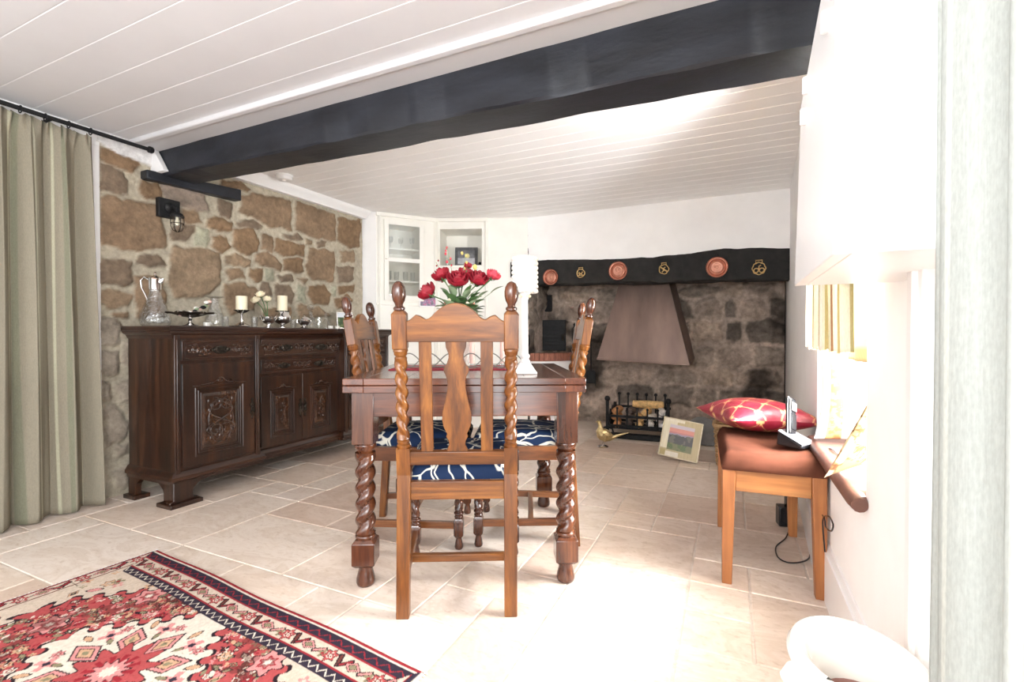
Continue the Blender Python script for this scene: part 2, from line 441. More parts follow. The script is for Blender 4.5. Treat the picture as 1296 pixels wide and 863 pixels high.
# ---- stone wall on the left, stones set in pale mortar, traced in wall metres
def crop(poly, ox, oy, s): return [(ox + x/s, oy + y/s) for x, y in poly]
ST = [[(30,60),(100,75),(185,115),(205,135),(175,165),(60,130),(30,105)],[(35,140),(75,145),(135,175),(155,215),(150,260),(90,260),(30,235)],
[(35,285),(90,280),(250,310),(290,330),(315,440),(310,500),(200,505),(30,485)],[(215,205),(290,215),(293,285),(225,285),(205,250)],
[(302,225),(380,235),(480,275),(500,330),(450,335),(330,300),(300,270)],[(380,330),(450,340),(465,385),(400,385),(375,370)],
[(550,290),(605,300),(605,355),(555,360),(540,320)],[(500,365),(600,380),(605,420),(545,425),(495,400)],
[(365,390),(430,400),(435,425),(400,465),(345,470),(335,440)],[(515,450),(580,450),(600,490),(560,517),(515,490)],
[(345,500),(440,505),(545,515),(555,560),(550,660),(480,700),(345,720),(325,620),(335,540)],[(200,530),(285,540),(305,580),(250,580),(190,560)],
[(30,550),(165,560),(170,640),(120,655),(25,645)],[(30,680),(110,690),(170,710),(150,745),(60,750),(25,720)],[(80,775),(150,780),(145,810),(90,800)],
[(20,790),(100,820),(130,860),(20,860)],[(650,275),(700,255),(860,295),(865,420),(760,400),(700,370),(640,340)],
[(885,300),(1050,350),(1055,465),(980,455),(880,420)],[(1065,365),(1165,380),(1160,490),(1120,500),(1065,460)],
[(615,415),(700,415),(720,460),(710,515),(640,520),(610,490)],[(735,440),(775,450),(775,515),(735,505)],
[(790,460),(860,475),(920,490),(915,530),(830,530),(785,500)],[(830,450),(890,440),(905,460),(850,465)],[(625,385),(700,385),(735,405),(720,415),(640,400)],
[(925,460),(950,465),(945,482),(928,480)],[(975,465),(1015,470),(1010,492),(980,490)],[(937,500),(970,500),(1050,515),(1055,560),(1045,640),(960,635),(930,600)],
[(1075,515),(1135,515),(1140,555),(1080,555)],[(1065,580),(1135,580),(1130,640),(1070,645)],[(1070,665),(1135,665),(1135,690),(1070,690)],
[(575,535),(620,525),(680,550),(680,580),(620,575),(570,565)],[(710,530),(760,520),(815,560),(810,595),(740,580),(705,560)],
[(830,545),(910,545),(915,590),(870,605),(825,590)],[(580,590),(640,590),(660,630),(590,632)],[(680,595),(740,595),(735,640),(705,650),(680,620)],
[(800,620),(860,615),(875,640),(820,640)],[(890,630),(935,630),(920,650)],[(735,650),(765,650),(780,700),(740,710),(725,680)],
[(790,660),(850,655),(875,700),(860,740),(800,730)],[(895,665),(925,665),(920,735),(890,730)],[(941,665),(1010,660),(1035,700),(1020,740),(960,740),(935,700)],
[(572,660),(660,650),(715,690),(700,760),(600,780),(567,740)],[(445,410),(495,415),(490,495),(440,490)],[(1050,720),(1100,700),(1130,730),(1060,760)],
[(560,200),(640,210),(680,240),(640,248),(560,235)],[(750,600),(775,600),(785,640),(760,640)],[(1040,660),(1060,660),(1055,700),(1042,700)],
[(890,745),(990,760),(1030,790),(900,800)],[(740,760),(860,760),(860,810),(740,800)],[(180,620),(300,640),(310,700),(300,800),(190,800)]]
GREEN = {39, 42, 45, 46}
GREYP = {4}
LOW = [[(395,5),(440,10),(475,60),(460,100),(395,100)],[(398,130),(455,140),(465,220),(430,235),(398,215)],[(480,100),(510,100),(510,200),(485,180)],
[(450,270),(505,240),(508,340),(470,335)],[(395,260),(415,270),(420,330),(395,330)],[(415,350),(450,350),(500,410),(495,450),(430,515),(410,450)],
[(450,515),(490,500),(490,530),(460,545)],[(450,600),(500,590),(500,660),(455,670)]]
polys = []
for k, p in enumerate(ST): polys.append(([tuple(on_x(x, y, XL)[1:3]) for x, y in crop(p, 120, 170, 3.4528)], 'g' if k in GREEN else ('p' if k in GREYP else 's')))
for p in LOW: polys.append(([tuple(on_x(x, y, XL)[1:3]) for x, y in crop(p, 0, 400, 3.083)], 'w'))
rr = random.Random(4)
for row in range(4):                       # courses hidden behind the sideboard
    y = 1.78
    while y < 3.42:
        w = rr.uniform(0.16, 0.34); z0 = 0.04 + row*0.205; h = rr.uniform(0.13, 0.17)
        polys.append(([(y+0.02,z0+0.02),(y+w*0.5,z0),(y+w-0.03,z0+0.015),(y+w,z0+h*0.5),(y+w-0.03,z0+h),(y+0.03,z0+h+0.01),(y,z0+h*0.6)], 's'))
        y += w + 0.035
def stone_wall():
    ys = np.arange(1.445, 3.561, 0.0085); zs = np.arange(0, ZR+0.004, 0.0085)
    Yg, Zg = np.meshgrid(ys, zs)
    wy = Yg + (fbm(Yg*14, Zg*14, 4, 1)-0.5)*0.05; wz = Zg + (fbm(Yg*14+50, Zg*14, 4, 9)-0.5)*0.05
    H = fbm(Yg*16, Zg*16, 5, 3)*0.012
    col = np.zeros(Yg.shape+(3,)); mort = np.array(lin(196,186,166))
    mn = fbm(Yg*9, Zg*9, 5, 21)[..., None]
    col[:] = mort * (0.80 + 0.36*mn)
    rs = random.Random(8)
    big1 = fbm(Yg*6, Zg*9, 5, 5)[..., None]; fine = fbm(Yg*45, Zg*45, 4, 6)[..., None]
    for p, k in polys:
        a = np.array(p)
        if k in 'sp' or True:
            sd = poly_sd(wy, wz, p)
        sd = sd + 0.008
        msk = np.clip((sd+0.004)/0.012, 0, 1); dome = np.clip((sd+0.004)/0.03, 0, 1)
        base = {'s': rs.choice([lin(152,128,104), lin(146,120,94), lin(158,136,112), lin(140,122,104)]), 'g': lin(180,178,156), 'p': lin(158,142,128), 'w': lin(176,164,148)}[k]
        c = np.array(base) * (0.62 + 0.62*big1) * (0.8 + 0.4*fine)
        col = col*(1-msk[..., None]) + c*msk[..., None]
        H = np.where(msk > 0, np.maximum(H, 0.004 + dome**0.6*rs.uniform(0.016, 0.028) + fine[..., 0]*0.006 + big1[..., 0]*0.006), H)
    # white plaster patch sweeping up to the beam
    cp = [on_x(x, y, XL) for x, y in [(118,178),(128,183),(150,196),(175,206),(200,216),(216,227),(260,232)]]
    cy = [c.y for c in cp]; cz = [c.z for c in cp]
    edge = np.interp(Yg, cy, cz) + (fbm(Yg*20, Zg*3, 3, 30)-0.5)*0.02
    pl = np.clip((Zg-edge)/0.008, 0, 1)*(Yg < 1.9)
    col = col*(1-pl[..., None]) + np.array((0.83,0.82,0.815))*pl[..., None]
    H = H*(1-pl) + 0.03*pl
    P = np.stack([XL - 0.022 + H, Yg, Zg], -1)
    M['stone'] = painted('rubble_stone', 0.92, nscale=34, var=0.36, bump=0.8, bd=0.009, spec=0.15)
    struct(grid_obj('wall_left', P, col, M['stone']))
stone_wall()
# plastered front stretch of the left wall with the door opening behind the curtain
b = MB(); b.box(-3.42, XL+0.005, -1.9, 0.35, 0, 2.10); b.box(-3.42, XL+0.005, 0.35, 1.36, 1.93, 2.10); b.box(-3.42, XL+0.0, 1.36, 1.46, 0, 2.10)
b.box(-3.42, -3.235, 1.46, 3.62, 0, 2.14)
struct(b.build('wall_left', M['plaster']))
b = MB(); b.box(XL-0.02, XL+0.028, 1.375, 1.447, 0, 1.965); b.box(XL-0.02, XL+0.028, 0.27, 0.342, 0, 1.965); b.box(XL-0.02, XL+0.028, 0.342, 1.375, 1.9, 1.965)
struct(b.build('trim_1', M['white_gloss'], bevel=0.004))
d = thing('door_1', (-3.28, 0.85, 0), 0, None, None); struct(d)
b = MB(); b.box(-0.02, 0.02, -0.49, -0.40, 0.01, 1.92); b.box(-0.02, 0.02, 0.40, 0.49, 0.01, 1.92); b.box(-0.02, 0.02, -0.40, 0.40, 1.82, 1.92)
b.box(-0.02, 0.02, -0.40, 0.40, 0.01, 0.6); b.box(-0.02, 0.02, -0.02, 0.02, 0.6, 1.82); b.box(-0.02, 0.02, -0.40, 0.40, 1.2, 1.24)
b.build('door_leaf', M['white_gloss'], d, bevel=0.003)
MB().box(-0.003, 0.003, -0.40, 0.40, 0.6, 1.82).build('door_glass', M['glass'], d)
# ---- ceilings of painted boards
def boards(name, x0, x1, y0, y1, z, w, first=None, mat='ceiling'):
    b = MB(); y = first if first is not None else y0; prof = [(y0, z)]
    while y < y1 - 0.02:
        if y > y0 + 0.01: prof += [(y-0.003, z), (y-0.001, z+0.002), (y+0.001, z+0.002), (y+0.003, z-0.0004)]
        y += w
    prof += [(y1, z)]
    n = len(prof)
    vs = [(x0, y, zz) for y, zz in prof] + [(x1, y, zz) for y, zz in prof]
    vs += [(x0, y0, z+0.06), (x0, y1, z+0.06), (x1, y0, z+0.06), (x1, y1, z+0.06)]
    fs = [(i, i+1, n+i+1, n+i) for i in range(n-1)] + [(2*n, 2*n+1, 2*n+3, 2*n+2)]
    b.add(vs, fs)
    struct(b.build(name, M[mat], ang=20))
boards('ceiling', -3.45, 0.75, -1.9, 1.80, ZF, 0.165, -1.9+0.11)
boards('ceiling', -3.45, 0.75, 1.85, 5.2, ZR, 0.12, mat='ceiling_brightened')
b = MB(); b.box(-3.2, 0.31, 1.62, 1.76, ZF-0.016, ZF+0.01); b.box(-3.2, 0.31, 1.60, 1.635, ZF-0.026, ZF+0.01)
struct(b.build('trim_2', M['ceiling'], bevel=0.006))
# coving on the left of the rear ceiling
b = MB(); b.prism([(-3.21, 2.03), (-3.165, 2.03), (-3.16, 2.045), (-3.13, 2.07), (-3.115, 2.095), (-3.115, 2.105), (-3.21, 2.105)], 1.93, 3.56)
struct(b.build('trim_3', M['white_gloss']))

# ---- corner walls with the glazed cupboard and the open niche, back wall, chimney breast
def wall_seg(name, A, B, z0, z1, holes, thick, m):
    """holes: (s0, s1, z0, z1) metres along A->B; the room is on the right of A->B"""
    A = Vector((*A, 0)); B = Vector((*B, 0)); L = (B-A).length; ang = math.atan2(B.y-A.y, B.x-A.x)
    Mx = T(A) @ Matrix.Rotation(ang, 4, 'Z'); b = MB()
    xs = sorted({0, L, *[h[0] for h in holes], *[h[1] for h in holes]})
    for a, c in zip(xs[:-1], xs[1:]):
        hs = [h for h in holes if h[0] <= a + 1e-6 and h[1] >= c - 1e-6]
        if hs: h = hs[0]; b.box(a, c, 0, thick, z0, h[2], Mx); b.box(a, c, 0, thick, h[3], z1, Mx)
        else: b.box(a, c, 0, thick, z0, z1, Mx)
    for h in holes:   # recess lining behind a hole
        D = 0.34
        b.box(h[0]-0.02, h[1]+0.02, D, D+0.02, h[2]-0.02, h[3]+0.02, Mx)
        b.box(h[0]-0.02, h[0], thick, D, h[2]-0.02, h[3]+0.02, Mx); b.box(h[1], h[1]+0.02, thick, D, h[2]-0.02, h[3]+0.02, Mx)
        b.box(h[0], h[1], thick, D, h[2]-0.02, h[2], Mx); b.box(h[0], h[1], thick, D, h[3], h[3]+0.02, Mx)
    struct(b.build(name, m, smooth=False)); return Mx, L
A_, B_, C_ = (-3.09, 3.60), (-2.72, 4.07), (-1.86, 4.40)
def s_on(px, A, B):
    r = ray(px, 425); A = Vector((*A, 0)); D = (Vector((*B, 0))-A); L = D.length; D /= L
    # A + s D = t r
    det = D.x*(-r.y) - D.y*(-r.x)
    return ((-A.x)*(-r.y) - (-A.y)*(-r.x)) / det
wall_seg('wall_back', (-3.25, 3.56), A_, 0, ZR+0.02, [], 0.1, M['plaster'])
s0, s1 = s_on(489, A_, B_), s_on(533, A_, B_)
M1, L1 = wall_seg('wall_back', A_, B_, 0, ZR+0.02, [(s0, s1, 1.28, 2.02)], 0.05, M['cream'])
t0, t1 = s_on(557, B_, C_), s_on(610, B_, C_)
M2, L2 = wall_seg('wall_back', B_, C_, 0, ZR+0.02, [(t0, t1, 1.63, 1.995)], 0.05, M['cream'])
b = MB(); b.box(-1.872, 0.45, 4.414, 4.62, 1.55, ZR+0.02)
struct(b.build('wall_back', M['plaster']))
# mouldings round cupboard and niche, running up to the ceiling
b = MB()
for (m, s) in [(M1, 0.015), (M1, L1-0.03), (M2, 0.0), (M2, t1+0.03)]:
    b.box(s, s+0.03, -0.014, 0.004, 0.05, ZR-0.03, m); b.box(s+0.01, s+0.02, -0.024, 0.004, 0.05, ZR-0.03, m)
b.box(0, L1, -0.02, 0.004, ZR-0.035, ZR, M1); b.box(0, t1+0.06, -0.02, 0.004, ZR-0.035, ZR, M2)
b.box(0.0, L1, -0.016, 0.004, 1.215, 1.235, M1); b.box(t0-0.02, t1+0.02, -0.012, 0.004, 1.60, 1.625, M2)
struct(b.build('trim_4', M['cream'], bevel=0.003))
# chimney recess: sooty stone back, sides and smoke-black underside
def hearth_wall(name, x0, x1, fn, seed, cols):
    us = np.arange(x0, x1+0.008, 0.012); zs = np.arange(0, 2.0, 0.012)
    U, Z = np.meshgrid(us, zs); rs = random.Random(seed)
    wu = U + (fbm(U*10, Z*10, 4, seed)-0.5)*0.09; wz = Z + (fbm(U*10+9, Z*10, 4, seed+5)-0.5)*0.09
    n1 = fbm(U*5, Z*6, 5, seed+2); n2 = fbm(U*30, Z*30, 4, seed+3)
    col = np.array(lin(176,164,154)) * (0.6 + 0.75*n1[..., None]) * (0.8+0.4*n2[..., None])
    H = n2*0.014
    z = 0.02
    while z < 2.0:
        h = rs.uniform(0.12, 0.25); u = x0 - rs.uniform(0, 0.2)
        while u < x1:
            w = rs.uniform(0.16, 0.44); j = lambda: rs.uniform(-0.015, 0.015)
            if rs.random() < 0.86:
                p = [(u+0.02+j(), z+0.02+j()), (u+w*0.5, z+0.012+j()), (u+w-0.03+j(), z+0.02+j()), (u+w-0.015, z+h*0.5), (u+w-0.03+j(), z+h-0.02+j()), (u+w*0.5, z+h-0.012+j()), (u+0.02+j(), z+h-0.02+j()), (u+0.012, z+h*0.5)]
                sd = poly_sd(wu, wz, p); mk = np.clip((sd+0.004)/0.02, 0, 1)
                c = np.array(rs.choice(cols)) * (0.5 + 0.9*n1[..., None]) * (0.75+0.5*n2[..., None])
                col = col*(1-mk[..., None]*0.85) + c*mk[..., None]*0.85
                H = np.maximum(H, np.clip(sd/0.04, 0, 1)**0.6*rs.uniform(0.015, 0.045) + n2*0.014)
            u += w
        z += h
    soot = np.clip((fbm(U*2.2, Z*2.6, 4, seed+8)-0.585)*8, 0, 1)*0.8          # soot stains
    soot = np.maximum(soot, np.clip((Z-1.32)/0.25 + (n1-0.5)*2.0, 0, 1)*0.7)
    col = col*(1-soot[..., None]) + np.array((0.014,0.012,0.011))*soot[..., None]
    P = fn(U, Z, H)
    o = struct(grid_obj(name, P, np.clip(col*np.array((1.42, 1.34, 1.28)), 0, 0.75), M['hearth']))
M['hearth'] = painted('sooty_hearth_stone', 0.95, nscale=20, var=0.5, bump=1.0, bd=0.02, spec=0.1)
SOOTY = [lin(166,154,144), lin(146,137,128), lin(178,164,150), lin(130,122,114), lin(170,157,146), lin(100,95,90)]
hearth_wall('wall_back', -1.95, 0.43, lambda U, Z, H: np.stack([U, 5.0 - H, Z], -1), 40, SOOTY)
hearth_wall('wall_back', 4.40, 5.02, lambda U, Z, H: np.stack([-1.88 + H, U, Z], -1), 60, SOOTY)
b = MB(); b.box(-1.95, 0.45, 4.60, 5.1, 1.98, 2.02); b.box(-2.0, 0.5, 5.03, 5.1, 0, 2.05); b.box(-1.99, -1.915, 4.47, 5.06, 0, 2.05)
struct(b.build('wall_back', M['soot']))
# ---- right wall with the deep window recess, its reveals and skirting
yN, yFar = 1.48, 2.26; sill = 0.485
XR0, XR1 = 0.31, 0.43
b = MB()
def rw(y0, y1, z0, z1, x0a, x0b, x1=0.92):
    b.add([(x0a,y0,z0),(x1,y0,z0),(x1,y1,z0),(x0b,y1,z0),(x0a,y0,z1),(x1,y0,z1),(x1,y1,z1),(x0b,y1,z1)],
          [(3,2,1,0),(4,5,6,7),(0,1,5,4),(1,2,6,5),(2,3,7,6),(3,0,4,7)])
rw(1.10, yN, 0, 2.14, XR0, XR0); rw(yN, yFar, 0, sill, XR0, XR0); rw(yN, yFar, 1.62, 2.14, XR0, XR0)
rw(yFar, 5.06, 0, 2.14, XR0, XR1+0.01)
struct(b.build('wall_right', M['plaster'], smooth=False))
b = MB(); rw(0.78, 1.10, 0, 2.14, XR0, XR0, 0.5); rw(-1.9, -1.4, 0, 2.14, XR0, XR0, 0.5); rw(-1.4, 0.78, 2.02, 2.14, XR0, XR0, 0.5)
struct(b.build('wall_right', M['plaster'], smooth=False))
w = thing('window_1', (0.86, (yN+yFar)/2, 0), 0, None, None); struct(w)
b = MB()
for (a, c) in [(-0.39, -0.34), (-0.02, 0.02), (0.34, 0.39)]: b.box(-0.03, 0.02, a, c, sill, 1.62)
for (a, c) in [(sill, sill+0.06), (1.04, 1.07), (1.56, 1.62)]: b.box(-0.03, 0.02, -0.34, 0.34, a, c)
b.build('window_frame', M['white_gloss'], w, bevel=0.003)
MB().box(-0.002, 0.002, -0.34, 0.34, sill+0.06, 1.56).build('pane', M['glass'], w)
b = MB()
b.add([(0.292,1.10,0),(0.292,2.26,0),(0.40,4.42,0),(0.43,4.42,0),(0.33,1.10,0),(0.292,1.10,0.17),(0.292,2.26,0.17),(0.40,4.42,0.17),(0.43,4.42,0.17),(0.33,1.10,0.17)],
      [(0,1,6,5),(1,2,7,6),(2,3,8,7),(5,6,7,8,9),(4,0,5,9)])
b.add([(0.298,1.10,0.17),(0.298,2.26,0.17),(0.406,4.42,0.17),(0.43,4.42,0.17),(0.33,1.10,0.17),(0.304,1.10,0.19),(0.304,2.26,0.19),(0.412,4.42,0.19),(0.43,4.42,0.19),(0.33,1.10,0.19)],
      [(0,1,6,5),(1,2,7,6),(2,3,8,7),(5,6,7,8,9),(4,0,5,9)])
struct(b.build('baseboard_right', M['white_gloss'], smooth=False))
b = MB(); b.box(0.283, 0.33, 1.0, 1.075, 0, 2.06); b.box(0.275, 0.33, 1.02, 1.05, 0, 2.06)
struct(b.build('trim_5', M['white_gloss'], bevel=0.004))
d = thing('door_2', (0.40, -0.31, 0), 0, None, None); struct(d)
b = MB()
for (a, c) in [(-1.08, -0.98), (-0.05, 0.05), (0.98, 1.08)]: b.box(-0.01, 0.03, a, c, 0.0, 2.02)
for (a, c) in [(0, 0.18), (1.92, 2.02)]: b.box(-0.01, 0.03, -0.98, 0.98, a, c)
b.build('door_frame', M['white_gloss'], d, bevel=0.003)
# rear wall, behind the viewer, with its wide window
b = MB(); b.box(-3.42, -2.75, -1.9, -1.72, 0, 2.14); b.box(0.15, 0.5, -1.9, -1.72, 0, 2.14); b.box(-2.75, 0.15, -1.9, -1.72, 0, 0.32); b.box(-2.75, 0.15, -1.9, -1.72, 1.97, 2.14)
struct(b.build('wall_rear', M['plaster'], smooth=False))
w = thing('window_2', (-1.3, -1.8, 0), 0, None, None); struct(w)
b = MB()
for x in (-1.45, -0.5, 0.45, 1.40): b.box(x, x+0.05, -0.03, 0.02, 0.32, 1.97)
for z in (0.32, 1.92): b.box(-1.45, 1.45, -0.03, 0.02, z, z+0.05)
b.build('window_frame', M['white_gloss'], w, bevel=0.003)

# ================================================================== TIMBERS AND FIXED JOINERY
def timber(name, pts_len, x0, x1, sec, m, seed, jag=0.004, taper=None):
    """a long hewn timber along x; sec: list of (y, z)"""
    rs = np.random.RandomState(seed); n = 90; k = len(sec); vs, fs = [], []
    off = np.zeros((n+1, k, 2))
    for q in range(k):
        a = np.interp(np.linspace(0, 1, n+1), np.linspace(0, 1, 25), rs.randn(25))*jag
        c = np.interp(np.linspace(0, 1, n+1), np.linspace(0, 1, 25), rs.randn(25))*jag
        off[:, q, 0] = a; off[:, q, 1] = c + rs.randn(n+1)*jag*0.15
    for i in range(n+1):
        t = i/n; x = x0 + (x1-x0)*t
        for q, (y, z) in enumerate(sec):
            dy, dz = (taper(t, q) if taper else (0, 0))
            vs.append((x, y+off[i, q, 0]+dy, z+off[i, q, 1]+dz))
    for i in range(n):
        for q in range(k):
            fs.append((i*k+q, i*k+(q+1) % k, (i+1)*k+(q+1) % k, (i+1)*k+q))
    fs += [tuple(range(k))[::-1], tuple(n*k+q for q in range(k))]
    return MB().add(vs, fs).build(name, m, ang=30)
o = timber('ceiling_beam', 0, -3.21, 0.31, [(1.754,ZF+0.01),(1.754,1.838),(1.762,1.828),(1.945,1.828),(1.956,1.84),(1.956,ZR)], M['black_paint'], 3, 0.0022,
           lambda t, q: (0, 0.067*(1-t) if q in (1, 2, 3, 4) else 0))
tag(o, 'long black painted oak beam crossing the white boarded ceiling', 'beam')
b = MB(); b.add([(XL-0.02,1.67,1.85),(XL+0.05,1.67,1.85),(XL+0.05,2.27,1.872),(XL-0.02,2.27,1.872),(XL-0.02,1.67,1.905),(XL+0.05,1.67,1.905),(XL+0.05,2.27,1.95),(XL-0.02,2.27,1.95)],
    [(3,2,1,0),(4,5,6,7),(0,1,5,4),(1,2,6,5),(2,3,7,6),(3,0,4,7)])
o = b.build('bearer_plank', M['black_paint'], bevel=0.006)
tag(o, 'short black timber pad set in the stone wall under the ceiling beam end', 'beam')
prof = lambda t, q: ((0, 0), (0, 0))[0]
def lint(t, q):
    top = 0.05*(1-t) + 0.012*math.sin(t*9.0+0.7) + (0.02 if t > 0.62 else 0)*min(1, (t-0.62)*6)
    bot = 0.055*(1-t)
    return (0, top if q in (0, 5) else bot)
o = timber('mantel_beam', 0, -1.93, 0.425, [(4.40,1.607),(4.395,1.385),(4.405,1.375),(4.60,1.375),(4.60,1.38),(4.60,1.607)], M['soot'], 11, 0.004, lint)
tag(o, 'thick black rough-hewn mantel beam across the wide stone fireplace', 'beam')

b = MB(); b.prism([(-3.21, 2.06), (-3.21, 1.905), (-3.075, 1.905), (-3.19, 2.06)], 1.72, 1.752)
struct(b.build('trim_6', M['plaster'], bevel=0.004))
# cupboard high on the right wall
cb = thing('wall_cupboard', (0.123, 0.77, 1.03), 0, 'white painted cupboard hanging high on the right wall above the recess', 'cupboard')
b = MB(); prof = [(0, 0), (0.45, 0), (0.355, 0.36), (0.10, 0.43), (0.10, ZF-1.03), (0, ZF-1.03)]
vs = [(x, y, z) for x in (0.02, 0.187) for y, z in prof]; n = 6
b.add(vs, [tuple(range(n)), tuple(range(n, 2*n))[::-1]] + [(i, i+n, (i+1) % n+n, (i+1) % n) for i in range(n)])
b.build('body', M['white_gloss'], cb, smooth=False, bevel=0.002)
b = MB(); prof = [(0.0, 0.0), (0.45, 0.0), (0.357, 0.355), (0.10, 0.425), (0.0, 0.425)]
for (x, ins) in [(0.0, 0.0)]:
    vs = [(x, y, z) for y, z in prof] + [(0.0205, y, z) for y, z in prof]; n = len(prof)
    b.add(vs, [tuple(range(n)), tuple(range(n, 2*n))[::-1]] + [(i, i+n, (i+1) % n+n, (i+1) % n) for i in range(n)])
dd = b.build('door', M['white_gloss'], cb, smooth=False, bevel=0.002)
for (y, z) in [(0.055, 0.33), (0.26, 0.335), (0.29, 0.29)]: MB().tube([(-0.004, y, z), (-0.004, y, z+0.03)], 0.005, 8).build('hinge', M['white_gloss'], dd)
# ================================================================== SIDEBOARD
# local frame: x along the wall (world +Y), y towards the wall, front faces -y
SBZ = 0.975
sb = thing('sideboard', (-3.14, 1.56+0.875, 0), R(90), 'large carved dark mahogany sideboard standing against the rubble stone wall', 'sideboard')
MH, MHX, MC = M['mahogany'], M['mahogany_x'], M['carved']
SEC = [(-0.875, -0.365, -0.42), (-0.365, 0.365, -0.375), (0.365, 0.875, -0.42)]
b = MB()
for (x0, x1, yf) in SEC: b.box(x0, x1, yf, 0, 0.17, 0.925)
b.build('carcass', MH, sb, smooth=False, bevel=0.003)
for x in (-0.875, -0.395, 0.365, 0.845):  # pilaster edges between sections
    MB().box(x, x+0.03, -0.432, -0.415, 0.17, 0.925).box(x+0.01, x+0.02, -0.438, -0.43, 0.2, 0.9).build('pilaster', MH, sb, bevel=0.003)
def moulded(prof, m, name, zoff=0):       # prof: (overhang, z)
    out = []
    b = MB(); pts = [(-0.875, 0.0), (-0.875, -0.42), (-0.355, -0.42), (-0.355, -0.375), (0.355, -0.375), (0.355, -0.42), (0.875, -0.42), (0.875, 0.0)]
    nrm = [(-1, 0), (-1, -1), (1, -1), (1, -1), (-1, -1), (-1, -1), (1, -1), (1, 0)]
    n = len(pts); vs = []
    for (o, z) in prof: vs += [(x+nx*o, y+ny*o, z) for (x, y), (nx, ny) in zip(pts, nrm)]
    k = len(prof); fs = []
    for i in range(k-1):
        for q in range(n): q2 = (q+1) % n; fs.append((i*n+q, i*n+q2, (i+1)*n+q2, (i+1)*n+q))
    for base in (0, (k-1)*n):
        fs += [(base+0, base+1, base+2, base+3), (base+0, base+3, base+4, base+7), (base+4, base+5, base+6, base+7)]
    return b.add(vs, fs).build(name, m, sb, ang=30)
moulded([(0.0, 0.905), (0.006, 0.912), (0.012, 0.925), (0.024, 0.932), (0.030, 0.940), (0.030, 0.946), (0.036, 0.950), (0.036, 0.966), (0.030, 0.974), (0.024, 0.975)], MHX, 'top')
moulded([(0.0, 0.185), (0.008, 0.18), (0.016, 0.165), (0.022, 0.158), (0.022, 0.14), (0.012, 0.135), (0.008, 0.115), (0, 0.112)][::-1], MHX, 'plinth')
def ogee_foot(cx, sx):                    # bracket foot: front piece with curved bracket, spreading pad
    b = MB()
    poly = [(0, 0.13), (0, 0.035), (-0.018, 0.03), (-0.02, 0.0), (0.13, 0.0), (0.128, 0.03), (0.105, 0.036), (0.10, 0.06), (0.108, 0.082), (0.135, 0.105), (0.19, 0.118), (0.24, 0.13)]
    poly = [(cx + sx*x, z) for x, z in poly]
    b.prism(poly, -0.435, -0.40)
    b.box(min(cx-sx*0.03, cx+sx*0.14), max(cx-sx*0.03, cx+sx*0.14), -0.462, -0.33, 0.0, 0.022)
    return b
for cx, sx in ((-0.885, 1), (0.885, -1)):
    ogee_foot(cx, sx).build('foot', MH, sb, bevel=0.003)
    ya, yb_ = (-0.03, -0.0015) if sx > 0 else (0.0015, 0.03)
    MB().prism([(0, 0.13), (0, 0.022), (0.09, 0.022), (0.09, 0.06), (0.098, 0.085), (0.125, 0.108), (0.16, 0.13)], ya, yb_, T(Vector((cx, -0.4335, 0))) @ RZ(90)).build('foot_bracket', MH, sb, smooth=False)
    b = MB(); b.prism([(0, 0.13), (0, 0.022), (-0.07, 0.022), (-0.07, 0.06), (-0.078, 0.085), (-0.105, 0.108), (-0.13, 0.13)], ya, yb_, T(Vector((cx, -0.01, 0))) @ RZ(90))
    b.box(min(cx-sx*0.02, cx+sx*0.06), max(cx-sx*0.02, cx+sx*0.06), -0.11, 0.0, 0, 0.0215)
    b.build('foot', MH, sb, smooth=False)
def spiral(cx, cz, r0, r1, a0, turns, y, n=26):
    return [(cx + (r0+(r1-r0)*i/n)*math.cos(a0+turns*2*math.pi*i/n), y, cz + (r0+(r1-r0)*i/n)*math.sin(a0+turns*2*math.pi*i/n)) for i in range(n+1)]
def scrolls(b, cx, cz, w, h, y, rad=0.0035):
    """acanthus scroll pair running out from a centre boss"""
    for s in (-1, 1):
        for k in range(2):
            x = cx + s*w*(0.20 + 0.27*k); r = h*0.36*(1-0.12*k); a0 = R(200) if s > 0 else R(-20)
            pts = spiral(x, cz + (h*0.03 if k else -h*0.03), r, r*0.18, a0 + (math.pi if k else 0), -s*1.15*(1 if k == 0 else -1), y)
            b.tube(pts, [rad*(1.15-0.5*i/len(pts)) for i in range(len(pts))], 6)
            b.ball((x, y, cz), h*0.08, 8, 6, (1, 0.5, 1))
            for q in range(3):
                g = a0 + q*0.9
                b.ball((x + r*1.15*math.cos(g), y+0.001, cz + r*1.0*math.sin(g)), h*0.11, 8, 6, (1.2, 0.35, 0.6))
    b.ball((cx, y, cz), h*0.13, 10, 6, (1.3, 0.5, 1))
def drop_handle(cx, cz, y, par, s=1.0):
    b = MB()
    poly = [(cx + s*x, cz + s*z) for x, z in [(-0.052,0),(-0.045,0.009),(-0.034,0.010),(-0.028,0.017),(-0.012,0.016),(0,0.021),(0.012,0.016),(0.028,0.017),(0.034,0.010),(0.045,0.009),(0.052,0),(0.045,-0.009),(0.034,-0.010),(0.024,-0.018),(0,-0.021),(-0.024,-0.018),(-0.034,-0.010),(-0.045,-0.009)]]
    b.prism(poly, y-0.003, y)
    for q in range(14): a = q*math.pi/7; b.ball((cx+s*0.034*math.cos(a), y-0.004, cz+s*0.012*math.sin(a)), 0.0035*s, 6, 4)
    for q in (-1, 1): b.ball((cx+q*s*0.03, y-0.009, cz+0.003), 0.0065*s, 8, 6)
    b.tube([(cx+s*0.03*math.cos(a), y-0.013-0.003*math.sin(a), cz+0.002-s*0.017*math.sin(a)) for a in [math.pi*i/12 for i in range(13)]], 0.0033*s, 6)
    b.build('handle', M['bronze'], par)
